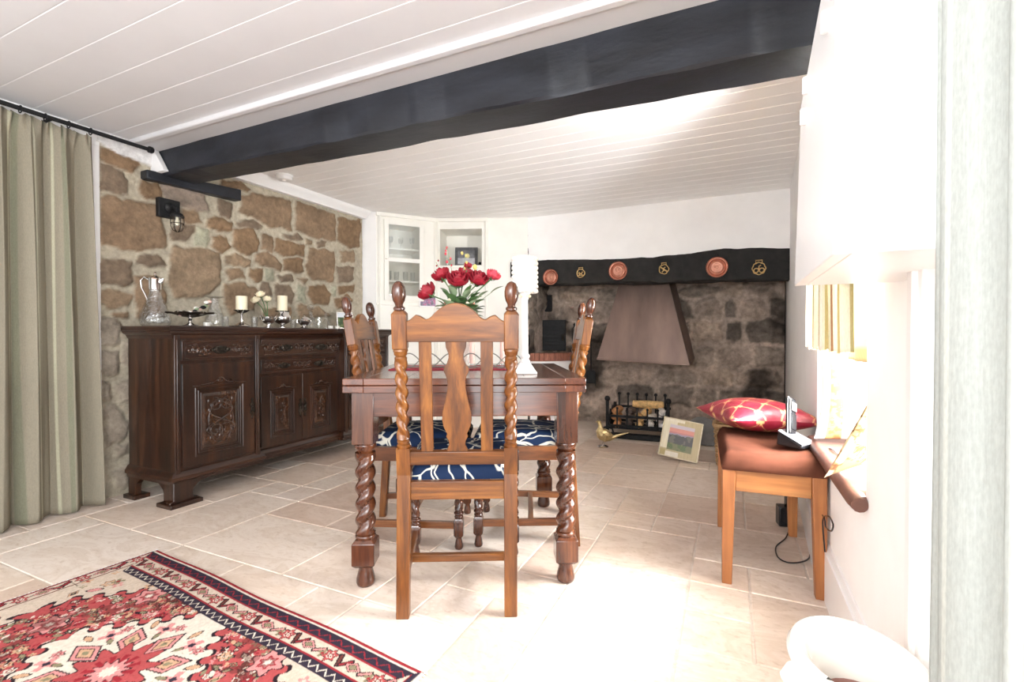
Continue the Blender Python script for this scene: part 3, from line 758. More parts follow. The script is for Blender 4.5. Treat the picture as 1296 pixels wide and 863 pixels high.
def drawer(x0, x1, z0, z1, yf, handles, bow=0):
    b = MB()
    if bow: b.add([(x0,yf,z0),(x1,yf,z0),(x1,yf-bow,z1),(x0,yf-bow,z1),(x0,yf+0.01,z0),(x1,yf+0.01,z0),(x1,yf+0.01,z1),(x0,yf+0.01,z1)], [(0,1,2,3),(0,4,5,1),(1,5,6,2),(2,6,7,3),(3,7,4,0),(4,7,6,5)])
    else: b.box(x0, x1, yf-0.01, yf+0.01, z0, z1)
    dr = b.build('drawer', M['mahogany_x'], sb, bevel=0.003)
    cx, cz = (x0+x1)/2, (z0+z1)/2; y = yf-0.011-(bow*0.5 if bow else 0)
    c = MB()
    hw, hh = (x1-x0)*0.46, (z1-z0)*0.40
    c.tube([(cx-hw, y, cz-hh), (cx+hw, y, cz-hh), (cx+hw, y, cz+hh), (cx-hw, y, cz+hh)], 0.0022, 5, closed=True)
    if len(handles) == 1:
        for s in (-1, 1): scrolls(c, cx+s*(x1-x0)*0.29, cz, (x1-x0)*0.24, (z1-z0)*0.75, y)
    else: 
        for s in (-1, 0, 1): scrolls(c, cx+s*(x1-x0)*0.36, cz, (x1-x0)*0.20, (z1-z0)*0.72, y)
    c.build('carving', MC, dr)
    for hx in handles: drop_handle(cx+hx, cz, y-0.001, dr, 1.15 if (z1-z0) > 0.09 else 1.0)
drawer(-0.835, -0.405, 0.785, 0.895, -0.42, [0.0])
drawer(0.405, 0.835, 0.785, 0.895, -0.42, [0.0])
drawer(-0.34, 0.34, 0.785, 0.895, -0.378, [-0.15, 0.15], bow=0.035)
drawer(-0.32, 0.32, 0.675, 0.765, -0.375, [-0.15, 0.15])
def lock_plate(cx, cz, y, par, h=0.09):
    b = MB(); s = h/0.09
    b.prism([(cx+s*x, cz+s*z) for x, z in [(0,0.048),(0.007,0.038),(0.004,0.03),(0.012,0.018),(0.006,0.0),(0.012,-0.018),(0.004,-0.03),(0.007,-0.038),(0,-0.048),(-0.007,-0.038),(-0.004,-0.03),(-0.012,-0.018),(-0.006,0),(-0.012,0.018),(-0.004,0.03),(-0.007,0.038)]], y-0.004, y)
    b.tube([(cx+0.009*math.cos(a), y-0.009, cz-0.006+0.015*math.sin(a)) for a in [2*math.pi*i/12 for i in range(12)]], 0.002, 6, closed=True)
    b.ball((cx, y-0.006, cz+0.01), 0.005, 8, 6)
    b.build('lock_plate', M['bronze'], par)
def cdoor(x0, x1, z0, z1, yf, lock, big):
    b = MB(); b.box(x0, x1, yf-0.012, yf+0.008, z0, z1)
    dr = b.build('door', MH, sb, bevel=0.002)
    w = x1-x0; mx = w*(0.16 if big else 0.22); cx = (x0+x1)/2 + (0 if big else 0)
    px0, px1 = x0+mx, x1-mx*(1.15 if big else 1); pz0, pz1 = z0+0.05, z1-(0.135 if big else 0.10)
    f = MB(); y = yf-0.012
    for (k, rr_, dy) in [(0, 0.006, 0), (0.016, 0.0045, 0), (0.030, 0.003, 0.001)]:
        f.tube([(px0+k, y-dy, pz0+k), (px1-k, y-dy, pz0+k), (px1-k, y-dy, pz1-k), (px0+k, y-dy, pz1-k)], rr_, 6, closed=True)
    f.prism([(px0-0.012, pz1+0.002), (px1+0.012, pz1+0.002), (px1+0.016, pz1+0.012), (px0-0.016, pz1+0.012)], y-0.014, y)
    f.build('panel_moulding', MH, dr)
    f = MB(); i = 0.036; j = 0.05
    f.add([(px0+i,y,pz0+i),(px1-i,y,pz0+i),(px1-i,y,pz1-i),(px0+i,y,pz1-i),(px0+j,y-0.006,pz0+j),(px1-j,y-0.006,pz0+j),(px1-j,y-0.006,pz1-j),(px0+j,y-0.006,pz1-j)],
          [(4,5,6,7),(0,1,5,4),(1,2,6,5),(2,3,7,6),(3,0,4,7)])
    f.build('raised_panel', MC, dr, smooth=False)
    c = MB(); yc = y-0.008; pcx, pcz = (px0+px1)/2, (pz0+pz1)/2; ph = pz1-pz0; pw = px1-px0
    # broken crest above the panel
    top = pz1 + 0.014
    cr = [(pcx + pw*0.40*t, y-0.004, top + (0.030 if big else 0.020)*math.exp(-(t*2.6)**2) + 0.006*math.cos(t*9)*(1-abs(t))) for t in [i/16-1 for i in range(33)]]
    c.tube(cr, 0.004, 6)
    for s in (-1, 1): c.tube(spiral(pcx+s*pw*0.2, top+0.010, 0.012, 0.003, 0, s*1.3, y-0.004), 0.0026, 5)
    c.ball((pcx, y-0.004, top+0.018), 0.01, 8, 6, (1.6, 0.5, 1))
    if big:   # lyre of two crossing scrolls
        for s in (-1, 1):
            pts = [(pcx + s*pw*0.27*math.sin(t*math.pi*2.0)*(0.75+0.45*t) * -1, yc, pcz + ph*(0.27-0.55*t)) for t in [i/40 for i in range(41)]]
            c.tube(pts, [0.0045*(0.6+0.8*math.sin(math.pi*i/40)) for i in range(41)], 6)
            c.tube(spiral(pcx+s*pw*0.13, pcz+ph*0.22, 0.042, 0.006, R(90), s*1.4, yc), 0.004, 6)
            c.tube(spiral(pcx+s*pw*0.12, pcz-ph*0.17, 0.05, 0.008, R(-90), -s*1.4, yc), 0.0045, 6)
            for q in range(5): c.ball((pcx+s*pw*(0.25-0.01*q), yc+0.001, pcz+ph*(0.28-0.14*q)), 0.011, 8, 6, (0.7, 0.35, 1.5))
        c.tube([(pcx+pw*0.26*math.cos(a), yc, pcz-ph*0.03+ph*0.335*math.sin(a)*(1+0.05*math.cos(6*a))) for a in [2*math.pi*i/48 for i in range(48)]], 0.0035, 6, closed=True)
        for s in (-1, 1): c.ball((pcx, yc, pcz+s*ph*0.26), 0.014, 8, 6, (1, 0.4, 1.4))
    else:
        s = 1 if lock > 0 else -1
        c.tube([(pcx + s*pw*0.08*math.sin(t*5.5), yc, pcz+ph*(0.24-0.48*t)) for t in [i/20 for i in range(21)]], 0.0035, 6)
        c.tube(spiral(pcx-s*pw*0.03, pcz+ph*0.18, 0.018, 0.004, 0, s*1.2, yc), 0.003, 6)
        c.tube(spiral(pcx+s*pw*0.02, pcz-ph*0.17, 0.022, 0.004, 2, -s*1.2, yc), 0.003, 6)
        for q in range(4): c.ball((pcx+s*0.012*(-1)**q, yc, pcz+ph*(0.14-0.09*q)), 0.008, 8, 6, (1, 0.4, 1.3))
    c.build('carving', MC, dr)
    lock_plate(x1-0.018 if lock > 0 else x0+0.018, (z0+z1)/2-0.01, y, dr, 0.125)
cdoor(-0.835, -0.405, 0.20, 0.765, -0.42, 1, True)
cdoor(0.405, 0.835, 0.20, 0.765, -0.42, -1, True)
cdoor(-0.325, -0.002, 0.20, 0.655, -0.375, 1, False)
cdoor(0.002, 0.325, 0.20, 0.655, -0.375, -1, False)

# ================================================================== CHAIRS
# fabric of the seats: navy with looping cream lines
def navy_cloth():
    m, nt, bs = _base('navy_patterned_cloth')
    n = _noise(nt, 7, detail=2, dist=0)
    tc = nt.nodes.new('ShaderNodeTexCoord')
    add = nt.nodes.new('ShaderNodeMix'); add.data_type = 'VECTOR'; add.inputs[0].default_value = 0.10
    nt.links.new(tc.outputs['Object'], add.inputs[4]); nt.links.new(n.outputs[1], add.inputs[5])
    wv = nt.nodes.new('ShaderNodeTexWave'); wv.inputs['Scale'].default_value = 4.2; wv.inputs['Distortion'].default_value = 9
    wv.inputs['Detail'].default_value = 1; wv.inputs['Detail Scale'].default_value = 1.6
    nt.links.new(add.outputs[1], wv.inputs['Vector'])
    vo = nt.nodes.new('ShaderNodeTexVoronoi'); vo.feature = 'F1'; vo.inputs['Scale'].default_value = 15
    nt.links.new(add.outputs[1], vo.inputs['Vector'])
    ra = _ramp(nt, wv.outputs[1], [(0.955, (0, 0, 0)), (0.985, (1, 1, 1))])
    rb = _ramp(nt, vo.outputs['Distance'], [(0.21, (0, 0, 0)), (0.25, (1, 1, 1)), (0.30, (1, 1, 1)), (0.33, (0, 0, 0))])
    vo2 = nt.nodes.new('ShaderNodeTexVoronoi'); vo2.feature = 'DISTANCE_TO_EDGE'; vo2.inputs['Scale'].default_value = 9
    nt.links.new(add.outputs[1], vo2.inputs['Vector'])
    rc = _ramp(nt, vo2.outputs['Distance'], [(0.014, (1, 1, 1)), (0.026, (0, 0, 0))])
    mx = nt.nodes.new('ShaderNodeMix'); mx.data_type = 'RGBA'; mx.blend_type = 'LIGHTEN'; mx.inputs[0].default_value = 1
    nt.links.new(ra.outputs[0], mx.inputs[6]); nt.links.new(rc.outputs[0], mx.inputs[7])
    cm = nt.nodes.new('ShaderNodeMix'); cm.data_type = 'RGBA'
    nt.links.new(mx.outputs[2], cm.inputs[0])
    cm.inputs[6].default_value = (0.008, 0.020, 0.058, 1); cm.inputs[7].default_value = (0.62, 0.60, 0.52, 1)
    nt.links.new(cm.outputs[2], bs.inputs['Base Color']); bs.inputs['Roughness'].default_value = 0.75
    bs.inputs['Specular IOR Level'].default_value = 0.15
    return m
M['navy'] = navy_cloth()
def seat_pad(w0, w1, y0, y1, z0, z1, over=0.0):
    """trapezoid pad, w0 at the back, w1 at the front"""
    def f(u, v):
        a = 2*u-1; c = v
        return None
    n = 26; vs = []; fs = []
    for j in range(n):
        t = j/(n-1); y = y0 + (y1-y0)*t; w = w0 + (w1-w0)*t
        for i in range(n):
            s = 2*i/(n-1)-1
            e = max(0, 1-max(abs(s), abs(2*t-1)))
            k = 1-(1-min(1, e*5))**2.4
            vs.append((s*w/2, y, z0 + (z1-z0)*(0.45 + 0.55*k) + 0.012*(1-s*s)*(1-(2*t-1)**2)))
    for j in range(n-1):
        for i in range(n-1): fs.append((j*n+i, j*n+i+1, (j+1)*n+i+1, (j+1)*n+i))
    ring = [i for i in range(n)] + [j*n+n-1 for j in range(1, n)] + [(n-1)*n+i for i in range(n-2, -1, -1)] + [j*n for j in range(n-2, 0, -1)]
    m = len(vs); vs += [(vs[r][0], vs[r][1], z0) for r in ring]; L = len(ring)
    fs += [(ring[k], m+k, m+(k+1) % L, ring[(k+1) % L]) for k in range(L)] + [tuple(m+k for k in range(L))[::-1]]
    return MB().add(vs, fs)
def make_chair(label):
    # local: y forward, rear posts at y=-0.205, front legs at y=+0.205
    t = thing('dining_chair', (0, 0, 0), 0, label, 'chair', 'barley twist oak dining chairs round the table')
    yb = -0.205; lean = 0.095
    def back_M(x):      # upper back tilts backwards from the seat
        return T(Vector((x, yb, 0.46))) @ RX(math.degrees(math.atan2(lean, 0.62)))
    OK = M['oak']
    for s in (-1, 1):
        x = s*0.176; B = back_M(x)
        leg = MB().frustum((x-0.021, x+0.021, yb-0.045, yb-0.012), (x-0.022, x+0.022, yb-0.018, yb+0.018), 0, 0.47).build('leg', OK, t, bevel=0.003)
        p = MB()
        p.box(-0.022, 0.022, -0.018, 0.018, 0.0, 0.095, B)
        p.lathe([(0.017,0.092),(0.021,0.098),(0.021,0.104),(0.016,0.108),(0.020,0.113),(0.020,0.119),(0.015,0.124),(0.017,0.130)], 18, B)
        p.twist(0.126, 0.395, 0.0215, 0.52, 0.094, 2, 18, B, hand=s)
        p.lathe([(0.015,0.388),(0.019,0.394),(0.016,0.400),(0.021,0.406),(0.021,0.412),(0.024,0.418),(0.022,0.424)], 18, B)
        p.build('back_post', OK, t)
        p = MB(); p.box(-0.0235, 0.0235, -0.019, 0.019, 0.424, 0.535, B)
        p.add([(-0.0235,-0.019,0.535),(0.0235,-0.019,0.535),(0.0235,0.019,0.535),(-0.0235,0.019,0.535),(-0.014,-0.012,0.547),(0.014,-0.012,0.547),(0.014,0.012,0.547),(-0.014,0.012,0.547)], [(0,1,5,4),(1,2,6,5),(2,3,7,6),(3,0,4,7),(4,5,6,7)], B)
        p.build('post_block', M['oak'], t, bevel=0.003)
        p = MB(); p.lathe([(0.013,0.545),(0.018,0.549),(0.018,0.555),(0.012,0.560),(0.0125,0.566),(0.018,0.576),(0.0215,0.590),(0.022,0.604),(0.0195,0.620),(0.014,0.631),(0.006,0.637),(0.0,0.638)], 18, B)
        p.build('finial', M['dark_oak'], t)
    B0 = T(Vector((0, yb, 0.46))) @ RX(math.degrees(math.atan2(lean, 0.62)))
    # crest rail with arched centre and small ears
    top = []
    for i in range(61):
        u = -1 + 2*i/60; a = abs(u)
        if a < 0.46: z = 0.530 + 0.040*math.cos(a/0.46*math.pi/2)**0.8
        elif a < 0.60: z = 0.530 - 0.012*math.sin((a-0.46)/0.14*math.pi*0.5)
        elif a < 0.80: z = 0.518 + 0.014*math.sin((a-0.60)/0.20*math.pi/2)
        else: z = 0.532 - 0.020*math.sin((a-0.80)/0.20*math.pi/2)
        top.append((u*0.158, z))
    MB().prism([(-0.158, 0.447), (0.158, 0.447)] + top[::-1], -0.011, 0.011, B0).build('crest_rail', M['oak_x'], t, bevel=0.002, ang=25)
    MB().box(-0.158, 0.158, -0.012, 0.012, 0.036, 0.082, B0).build('back_rail', M['oak_x'], t, bevel=0.003)
    for x in (-0.098, 0.098): MB().box(x-0.020, x+0.020, -0.006, 0.006, 0.078, 0.45, B0).build('back_slat', OK, t, bevel=0.002)
    prof = [(0.034,0.078),(0.034,0.086),(0.026,0.104),(0.028,0.118),(0.036,0.132),(0.032,0.140),(0.036,0.148),(0.044,0.166),(0.048,0.190),(0.046,0.215),(0.036,0.255),(0.030,0.29),(0.029,0.318),(0.033,0.335),(0.040,0.350),(0.040,0.362),(0.030,0.375),(0.024,0.395),(0.024,0.408),(0.032,0.428),(0.034,0.45)]
    MB().prism([(x, z) for x, z in prof] + [(-x, z) for x, z in prof[::-1]], -0.006, 0.006, B0).build('splat', OK, t, bevel=0.0015, ang=25)
    # front legs
    for s in (-1, 1):
        L = T(Vector((s*0.205, 0.195, 0)))
        p = MB(); p.lathe([(0.013,0),(0.017,0.004),(0.019,0.012),(0.015,0.034),(0.012,0.046),(0.014,0.055)], 18, L)
        o = 0.0205; i = 0.013
        p.add([(-i,-i,0.052),(i,-i,0.052),(i,i,0.052),(-i,i,0.052),(-o,-o,0.064),(o,-o,0.064),(o,o,0.064),(-o,o,0.064),(-o,-o,0.126),(o,-o,0.126),(o,o,0.126),(-o,o,0.126),(-i,-i,0.138),(i,-i,0.138),(i,i,0.138),(-i,i,0.138)],
              [(3,2,1,0),(12,13,14,15)] + [(4*k+a, 4*k+(a+1) % 4, 4*k+4+(a+1) % 4, 4*k+4+a) for k in range(3) for a in range(4)], L)
        p.lathe([(0.017,0.134),(0.020,0.141),(0.016,0.148),(0.021,0.154),(0.021,0.159),(0.014,0.165),(0.019,0.172),(0.017,0.180)], 18, L)
        p.twist(0.178, 0.345, 0.020, 0.42, 0.088, 2, 18, L, hand=s)
        p.lathe([(0.014,0.342),(0.019,0.350),(0.019,0.356),(0.015,0.362)], 18, L)
        p.box(-0.02, 0.02, -0.02, 0.02, 0.36, 0.44, L)
        p.build('leg', M['dark_oak'], t, bevel=0.0015)
    # seat rails
    MB().box(-0.156, 0.156, yb-0.010, yb+0.012, 0.377, 0.438).build('seat_rail', M['oak_x'], t, bevel=0.003)
    MB().box(-0.186, 0.186, 0.186, 0.210, 0.377, 0.438).build('seat_rail', M['oak_x'], t, bevel=0.003)
    for s in (-1, 1):
        MB().add([(s*0.166,yb,0.377),(s*0.188,yb,0.377),(s*0.217,0.19,0.377),(s*0.195,0.19,0.377),(s*0.166,yb,0.438),(s*0.188,yb,0.438),(s*0.217,0.19,0.438),(s*0.195,0.19,0.438)],
            [(3,2,1,0),(4,5,6,7),(0,1,5,4),(1,2,6,5),(2,3,7,6),(3,0,4,7)]).build('seat_rail', M['oak_y'], t, bevel=0.002)
        MB().add([(s*0.166,yb-0.02,0.088),(s*0.186,yb-0.02,0.088),(s*0.213,0.18,0.088),(s*0.193,0.18,0.088),(s*0.166,yb-0.02,0.118),(s*0.186,yb-0.02,0.118),(s*0.213,0.18,0.118),(s*0.193,0.18,0.118)],
            [(3,2,1,0),(4,5,6,7),(0,1,5,4),(1,2,6,5),(2,3,7,6),(3,0,4,7)]).build('stretcher', M['oak_y'], t, bevel=0.002)
    MB().box(-0.188, 0.188, -0.045, -0.022, 0.089, 0.116).build('stretcher', M['oak_x'], t, bevel=0.002)
    seat_pad(0.312, 0.40, yb+0.018, 0.225, 0.436, 0.492).build('seat', M['navy'], t)
    return t
TR = 27.0
def tloc(xc, d): return W(xc, d)
ch = make_chair('oak barley twist chair nearest the camera, its tall back turned to us')
ch.location = tloc(-0.189, 1.795); ch.rotation_euler.z = R(TR)
dup(ch, tloc(-0.425, 2.26), R(TR-92), 'oak barley twist chair on the left of the table, beside the sideboard')
dup(ch, tloc(0.055, 2.28), R(TR+86), 'oak barley twist chair on the right of the table, toward the fireplace')

# ================================================================== DINING TABLE
tb = thing('dining_table', tloc(-0.185, 2.17), R(TR), 'dark polished oak draw-leaf table with thick twisted legs in the middle', 'table')
HW, HD, LT = 0.436, 0.46, 0.768
def plank_set(b, x0, x1, y0, y1, z0, z1, n):
    for k in range(n): b.box(x0+(x1-x0)*k/n+0.0005, x0+(x1-x0)*(k+1)/n-0.0005, y0, y1, z0, z1)
for (z0, z1, nm) in [(0.7435, LT, 'tabletop'), (0.716, 0.7415, 'draw_leaf')]:
    b = MB(); cw = 0.075
    for s in (-1, 1): b.box(min(s*HW, s*(HW-cw)), max(s*HW, s*(HW-cw)), -HD, HD, z0, z1)
    b2 = b.build(nm, M['table_y'], tb, bevel=0.003)
    for q in (-HD, HD-cw): MB().box(-HW+cw, HW-cw, q, q+cw, z0, z1).build('edge_band', M['table_x'], b2, bevel=0.002)
    if nm == 'tabletop':
        c = MB(); plank_set(c, -HW+cw, HW-cw, -HD+cw, HD-cw, z0, z1-0.0004, 5); c.build('centre_boards', M['table_y'], b2, bevel=0.0012)
ax, ay = 0.372, 0.395
for s in (-1, 1):
    MB().box(-ax, ax, s*(ay+0.018)-0.012, s*(ay+0.018)+0.012, 0.625, 0.716).build('apron', M['table_x'], tb, bevel=0.003)
    MB().box(s*(ax+0.018)-0.012, s*(ax+0.018)+0.012, -ay, ay, 0.625, 0.716).build('apron', M['table_y'], tb, bevel=0.003)
for sx in (-1, 1):
    for sy in (-1, 1):
        L = T(Vector((sx*ax, sy*ay, 0)))
        p = MB(); p.lathe([(0.026,0),(0.031,0.004),(0.034,0.014),(0.033,0.028),(0.027,0.052),(0.024,0.066),(0.027,0.078)], 24, L)
        def chamf(z0, z1, o, i, e):
            p.add([(-i,-i,z0),(i,-i,z0),(i,i,z0),(-i,i,z0),(-o,-o,z0+e),(o,-o,z0+e),(o,o,z0+e),(-o,o,z0+e),(-o,-o,z1-e),(o,-o,z1-e),(o,o,z1-e),(-o,o,z1-e),(-i,-i,z1),(i,-i,z1),(i,i,z1),(-i,i,z1)],
              [(3,2,1,0),(12,13,14,15)] + [(4*k+a, 4*k+(a+1) % 4, 4*k+4+(a+1) % 4, 4*k+4+a) for k in range(3) for a in range(4)], L)
        chamf(0.074, 0.176, 0.041, 0.030, 0.012)
        p.lathe([(0.032,0.172),(0.037,0.180),(0.037,0.187),(0.030,0.194),(0.030,0.2)], 24, L)
        p.twist(0.196, 0.492, 0.0375, 0.42, 0.118, 2, 28, L, hand=1)
        p.lathe([(0.028,0.486),(0.031,0.498),(0.036,0.507),(0.040,0.514),(0.040,0.522),(0.034,0.528)], 24, L)
        p.box(-0.039, 0.039, -0.039, 0.039, 0.526, 0.716, L)
        p.build('leg', M['dark_oak'], tb, bevel=0.002)

# ================================================================== DRESSING STOOL
st = thing('stool', (0.118, 2.24, 0), R(3), 'orange pine stool with brown velvet seat by the right wall', 'stool')
def rot2(x, y): return (x, y)
for sx in (-1, 1):
    for sy in (-1, 1):
        x0, y0 = sx*0.150, sy*0.282; x1, y1 = sx*0.144, sy*0.27
        MB().frustum((x0-0.017, x0+0.017, y0-0.017, y0+0.017), (x1-0.023, x1+0.023, y1-0.023, y1+0.023), 0, 0.425).build('leg', M['pine'], st, bevel=0.003)
for sy in (-1, 1): MB().box(-0.122, 0.122, sy*0.27-0.012, sy*0.27+0.012, 0.345, 0.425).build('rail', M['pine_x'], st, bevel=0.002)
for sx in (-1, 1): MB().box(sx*0.144-0.012, sx*0.144+0.012, -0.25, 0.25, 0.345, 0.425).build('rail', M['pine_x'], st, bevel=0.002)
M['velvet'] = plain('brown_velvet', (0.085, 0.030, 0.018), 1.0, spec=0.05, var=0.3, nscale=7, bump=0.1)
n = 30; vs = []; fs = []
for j in range(n):
    for i in range(n):
        s, t2 = 2*i/(n-1)-1, 2*j/(n-1)-1; e = max(0, 1-max(abs(s), abs(t2))); k = 1-(1-min(1, e*6))**2.2
        vs.append((s*(0.172-0.012*(1-k)*0), t2*0.30, 0.44 + 0.048*k - 0.018*math.exp(-((s-0.1)**2+(t2+0.3)**2)*4)))
for j in range(n-1):
    for i in range(n-1): fs.append((j*n+i, j*n+i+1, (j+1)*n+i+1, (j+1)*n+i))
ring = [i for i in range(n)] + [j*n+n-1 for j in range(1, n)] + [(n-1)*n+i for i in range(n-2, -1, -1)] + [j*n for j in range(n-2, 0, -1)]
m = len(vs); vs += [(vs[r][0]*0.975, vs[r][1]*0.985, 0.424) for r in ring]; L = len(ring)
fs += [(ring[k], m+k, m+(k+1) % L, ring[(k+1) % L]) for k in range(L)] + [tuple(m+k for k in range(L))[::-1]]
MB().add(vs, fs).build('seat', M['velvet'], st, ang=60)
# ================================================================== CURTAINS
def stripe_cloth(name, base, stripes, rough=0.9, trans=0.15, period=0.2):
    """cloth striped along UV x; stripes: list of (centre, halfwidth, colour) within one period"""
    m, nt, bs = _base(name)
    tc = nt.nodes.new('ShaderNodeTexCoord'); sp = nt.nodes.new('ShaderNodeSeparateXYZ'); nt.links.new(tc.outputs['UV'], sp.inputs[0])
    mo = nt.nodes.new('ShaderNodeMath'); mo.operation = 'DIVIDE'; mo.inputs[1].default_value = period
    nt.links.new(sp.outputs[0], mo.inputs[0])
    fr = nt.nodes.new('ShaderNodeMath'); fr.operation = 'FRACT'; nt.links.new(mo.outputs[0], fr.inputs[0])
    stops = [(0, base)]
    for c, h, col in stripes: stops += [(c-h-0.012, base), (c-h, col), (c+h, col), (c+h+0.012, base)]
    r = _ramp(nt, fr.outputs[0], stops)
    n = _noise(nt, 260, 1, 1, 0.4, detail=2); n2 = _noise(nt, 90, 6, 6, 0.3, detail=2)
    r2 = _ramp(nt, n.outputs[0], [(0.3, (0.86,)*3), (0.7, (1.0,)*3)]); r3 = _ramp(nt, n2.outputs[0], [(0.3, (0.9,)*3), (0.7, (1.0,)*3)])
    a = nt.nodes.new('ShaderNodeMix'); a.data_type = 'RGBA'; a.blend_type = 'MULTIPLY'; a.inputs[0].default_value = 1
    b_ = nt.nodes.new('ShaderNodeMix'); b_.data_type = 'RGBA'; b_.blend_type = 'MULTIPLY'; b_.inputs[0].default_value = 1
    nt.links.new(r.outputs[0], a.inputs[6]); nt.links.new(r2.outputs[0], a.inputs[7])
    nt.links.new(a.outputs[2], b_.inputs[6]); nt.links.new(r3.outputs[0], b_.inputs[7])
    nt.links.new(b_.outputs[2], bs.inputs['Base Color']); bs.inputs['Roughness'].default_value = rough
    bs.inputs['Specular IOR Level'].default_value = 0.15
    _bump(nt, n.outputs[0], bs, 0.25, 0.002)
    if trans:
        tr = nt.nodes.new('ShaderNodeBsdfTranslucent'); nt.links.new(b_.outputs[2], tr.inputs[0])
        ms = nt.nodes.new('ShaderNodeMixShader'); ms.inputs[0].default_value = trans
        nt.links.new(bs.outputs[0], ms.inputs[1]); nt.links.new(tr.outputs[0], ms.inputs[2])
        nt.links.new(ms.outputs[0], nt.nodes['Material Output'].inputs['Surface'])
    return m
def curtain(name, P0, P1, z0, z1, folds, amp, m, parent=None, head=0.0, seed=1, nu=220, nv=60, fine=0.0, flare=0.0, hem=0.0, cloth_w=None):
    P0 = Vector((*P0, 0)); P1 = Vector((*P1, 0)); D = P1-P0; L = D.length; D /= L; N = Vector((-D.y, D.x, 0))
    rs = np.random.RandomState(seed); ph = rs.rand(6)*6.28; wob = rs.rand(folds*2+4)
    vs, uv = [], []
    for j in range(nv):
        v = j/(nv-1); z = z0 + (z1-z0)*v
        for i in range(nu):
            u = i/(nu-1)
            uu = u + 0.018*math.sin(6.28*u*1.7+ph[0]) + 0.012*math.sin(3.1*v+ph[1]+u*5)*(1-v)
            w = math.sin(6.28*folds*uu)
            w = math.copysign(abs(w)**0.8, w)
            a = amp*(0.65+0.5*wob[int(uu*folds*2) % len(wob)])*(1 - 0.55*v**6)
            y = a*w
            if head and v > 1-head:
                k = (v-(1-head))/head
                y = y*(1-0.5*k) + amp*0.35*k*math.sin(6.28*folds*3.1*u+ph[2])
            y += fine*math.sin(6.28*folds*2.3*u+ph[3]+v*2)
            s = u*L + flare*(1-v)*(u-0.5)*L + 0.25*amp*math.sin(2*6.28*folds*uu)*0.6
            dz = (0.004*math.sin(6.28*folds*uu+1) if v < 0.02 else 0) + (0.010*math.sin(6.28*folds*3.1*u+ph[2]) if v > 0.985 else 0)
            p = P0 + D*s + N*y; vs.append((p.x, p.y, z+dz)); uv.append((u*(cloth_w or L*1.8), z))
    fs = [(j*nu+i, j*nu+i+1, (j+1)*nu+i+1, (j+1)*nu+i) for j in range(nv-1) for i in range(nu-1)]
    me = bpy.data.meshes.new(name); me.from_pydata(vs, [], fs)
    ul = me.uv_layers.new(name='UVMap'); li = np.zeros(len(me.loops), np.int32); me.loops.foreach_get('vertex_index', li)
    ul.data.foreach_set('uv', np.array(uv, np.float32)[li].reshape(-1))
    return link(name, me, m, parent, True, 0, 0.0025, 0, 180)
M['green_linen'] = stripe_cloth('sage_linen', lin(150,143,126), [(0.18, 0.016, lin(196,194,172)), (0.62, 0.012, lin(188,186,162)), (0.80, 0.05, lin(134,134,114))], period=0.30, trans=0.08)
o = curtain('curtain', (-3.075, 0.62), (-3.115, 1.385), 0.012, 1.985, 7, 0.042, M['green_linen'], head=0.05, seed=5, fine=0.004, flare=0.10)
tag(o, 'long sage green striped linen curtain hanging at the left of the stone wall', 'curtain')
rod = thing('curtain_rod', (-3.10, 0.0, 2.008), 0, 'black iron curtain pole under the ceiling above the sage curtain', 'curtain rod')
MB().tube([(0, 0.45, 0), (0, 1.655, 0)], 0.011, 12).build('pole', M['iron'], rod)
b = MB(); b.lathe([(0.011,0),(0.019,0.004),(0.019,0.022),(0.014,0.028),(0,0.029)], 14, T(Vector((0, 1.65, 0))) @ RX(-90)); b.build('finial', M['iron'], rod)
for y in (0.55, 1.22): 
    b = MB(); b.box(-0.118, 0.0, y-0.006, y+0.006, -0.006, 0.006); b.box(-0.122, -0.112, y-0.018, y+0.018, -0.04, 0.03); b.build('bracket', M['iron'], rod, bevel=0.002)
for k in range(9):
    y = 0.64 + k*0.092
    MB().tube([(0.017*math.cos(a), y, -0.004+0.017*math.sin(a)) for a in [6.283*i/14 for i in range(14)]], 0.0028, 6, closed=True).build('ring', M['iron'], rod)
M['pale_linen'] = stripe_cloth('pale_sage_linen', (0.57, 0.60, 0.57), [(0.30, 0.05, (0.74, 0.76, 0.71)), (0.85, 0.03, (0.70, 0.72, 0.67))], period=0.22, trans=0.35)
o = curtain('curtain', (0.262, 0.20), (0.219, 0.765), 0.012, 2.02, 5, 0.016, M['pale_linen'], head=0.04, seed=9, fine=0.001)
tag(o, 'pale sage linen curtain at the right edge, close to the camera', 'curtain')
M['gold_stripe'] = stripe_cloth('gold_striped_cotton', (0.83, 0.80, 0.68), [(0.20, 0.06, lin(196,184,134)), (0.42, 0.05, lin(176,138,104)), (0.62, 0.04, (0.85, 0.84, 0.8)), (0.84, 0.05, lin(206,192,140))], period=0.16, trans=0.3)
o = curtain('curtain', (0.262, 2.13), (0.258, 1.40), 0.876, 1.62, 5, 0.020, M['gold_stripe'], seed=3, fine=0.001)
tag(o, 'short gold and white striped curtain hanging over the window recess', 'curtain')
rod2 = thing('curtain_rod', (0.262, 0, 1.63), 0, 'thin white rod carrying the short striped curtain under the wall cupboard', 'curtain rod')
MB().tube([(0, 1.36, 0), (0, 2.17, 0)], 0.008, 10).build('pole', M['white_gloss'], rod2)
for y in (1.37, 2.16): MB().box(-0.006, 0.06, y-0.006, y+0.006, -0.006, 0.006).build('bracket', M['white_gloss'], rod2)
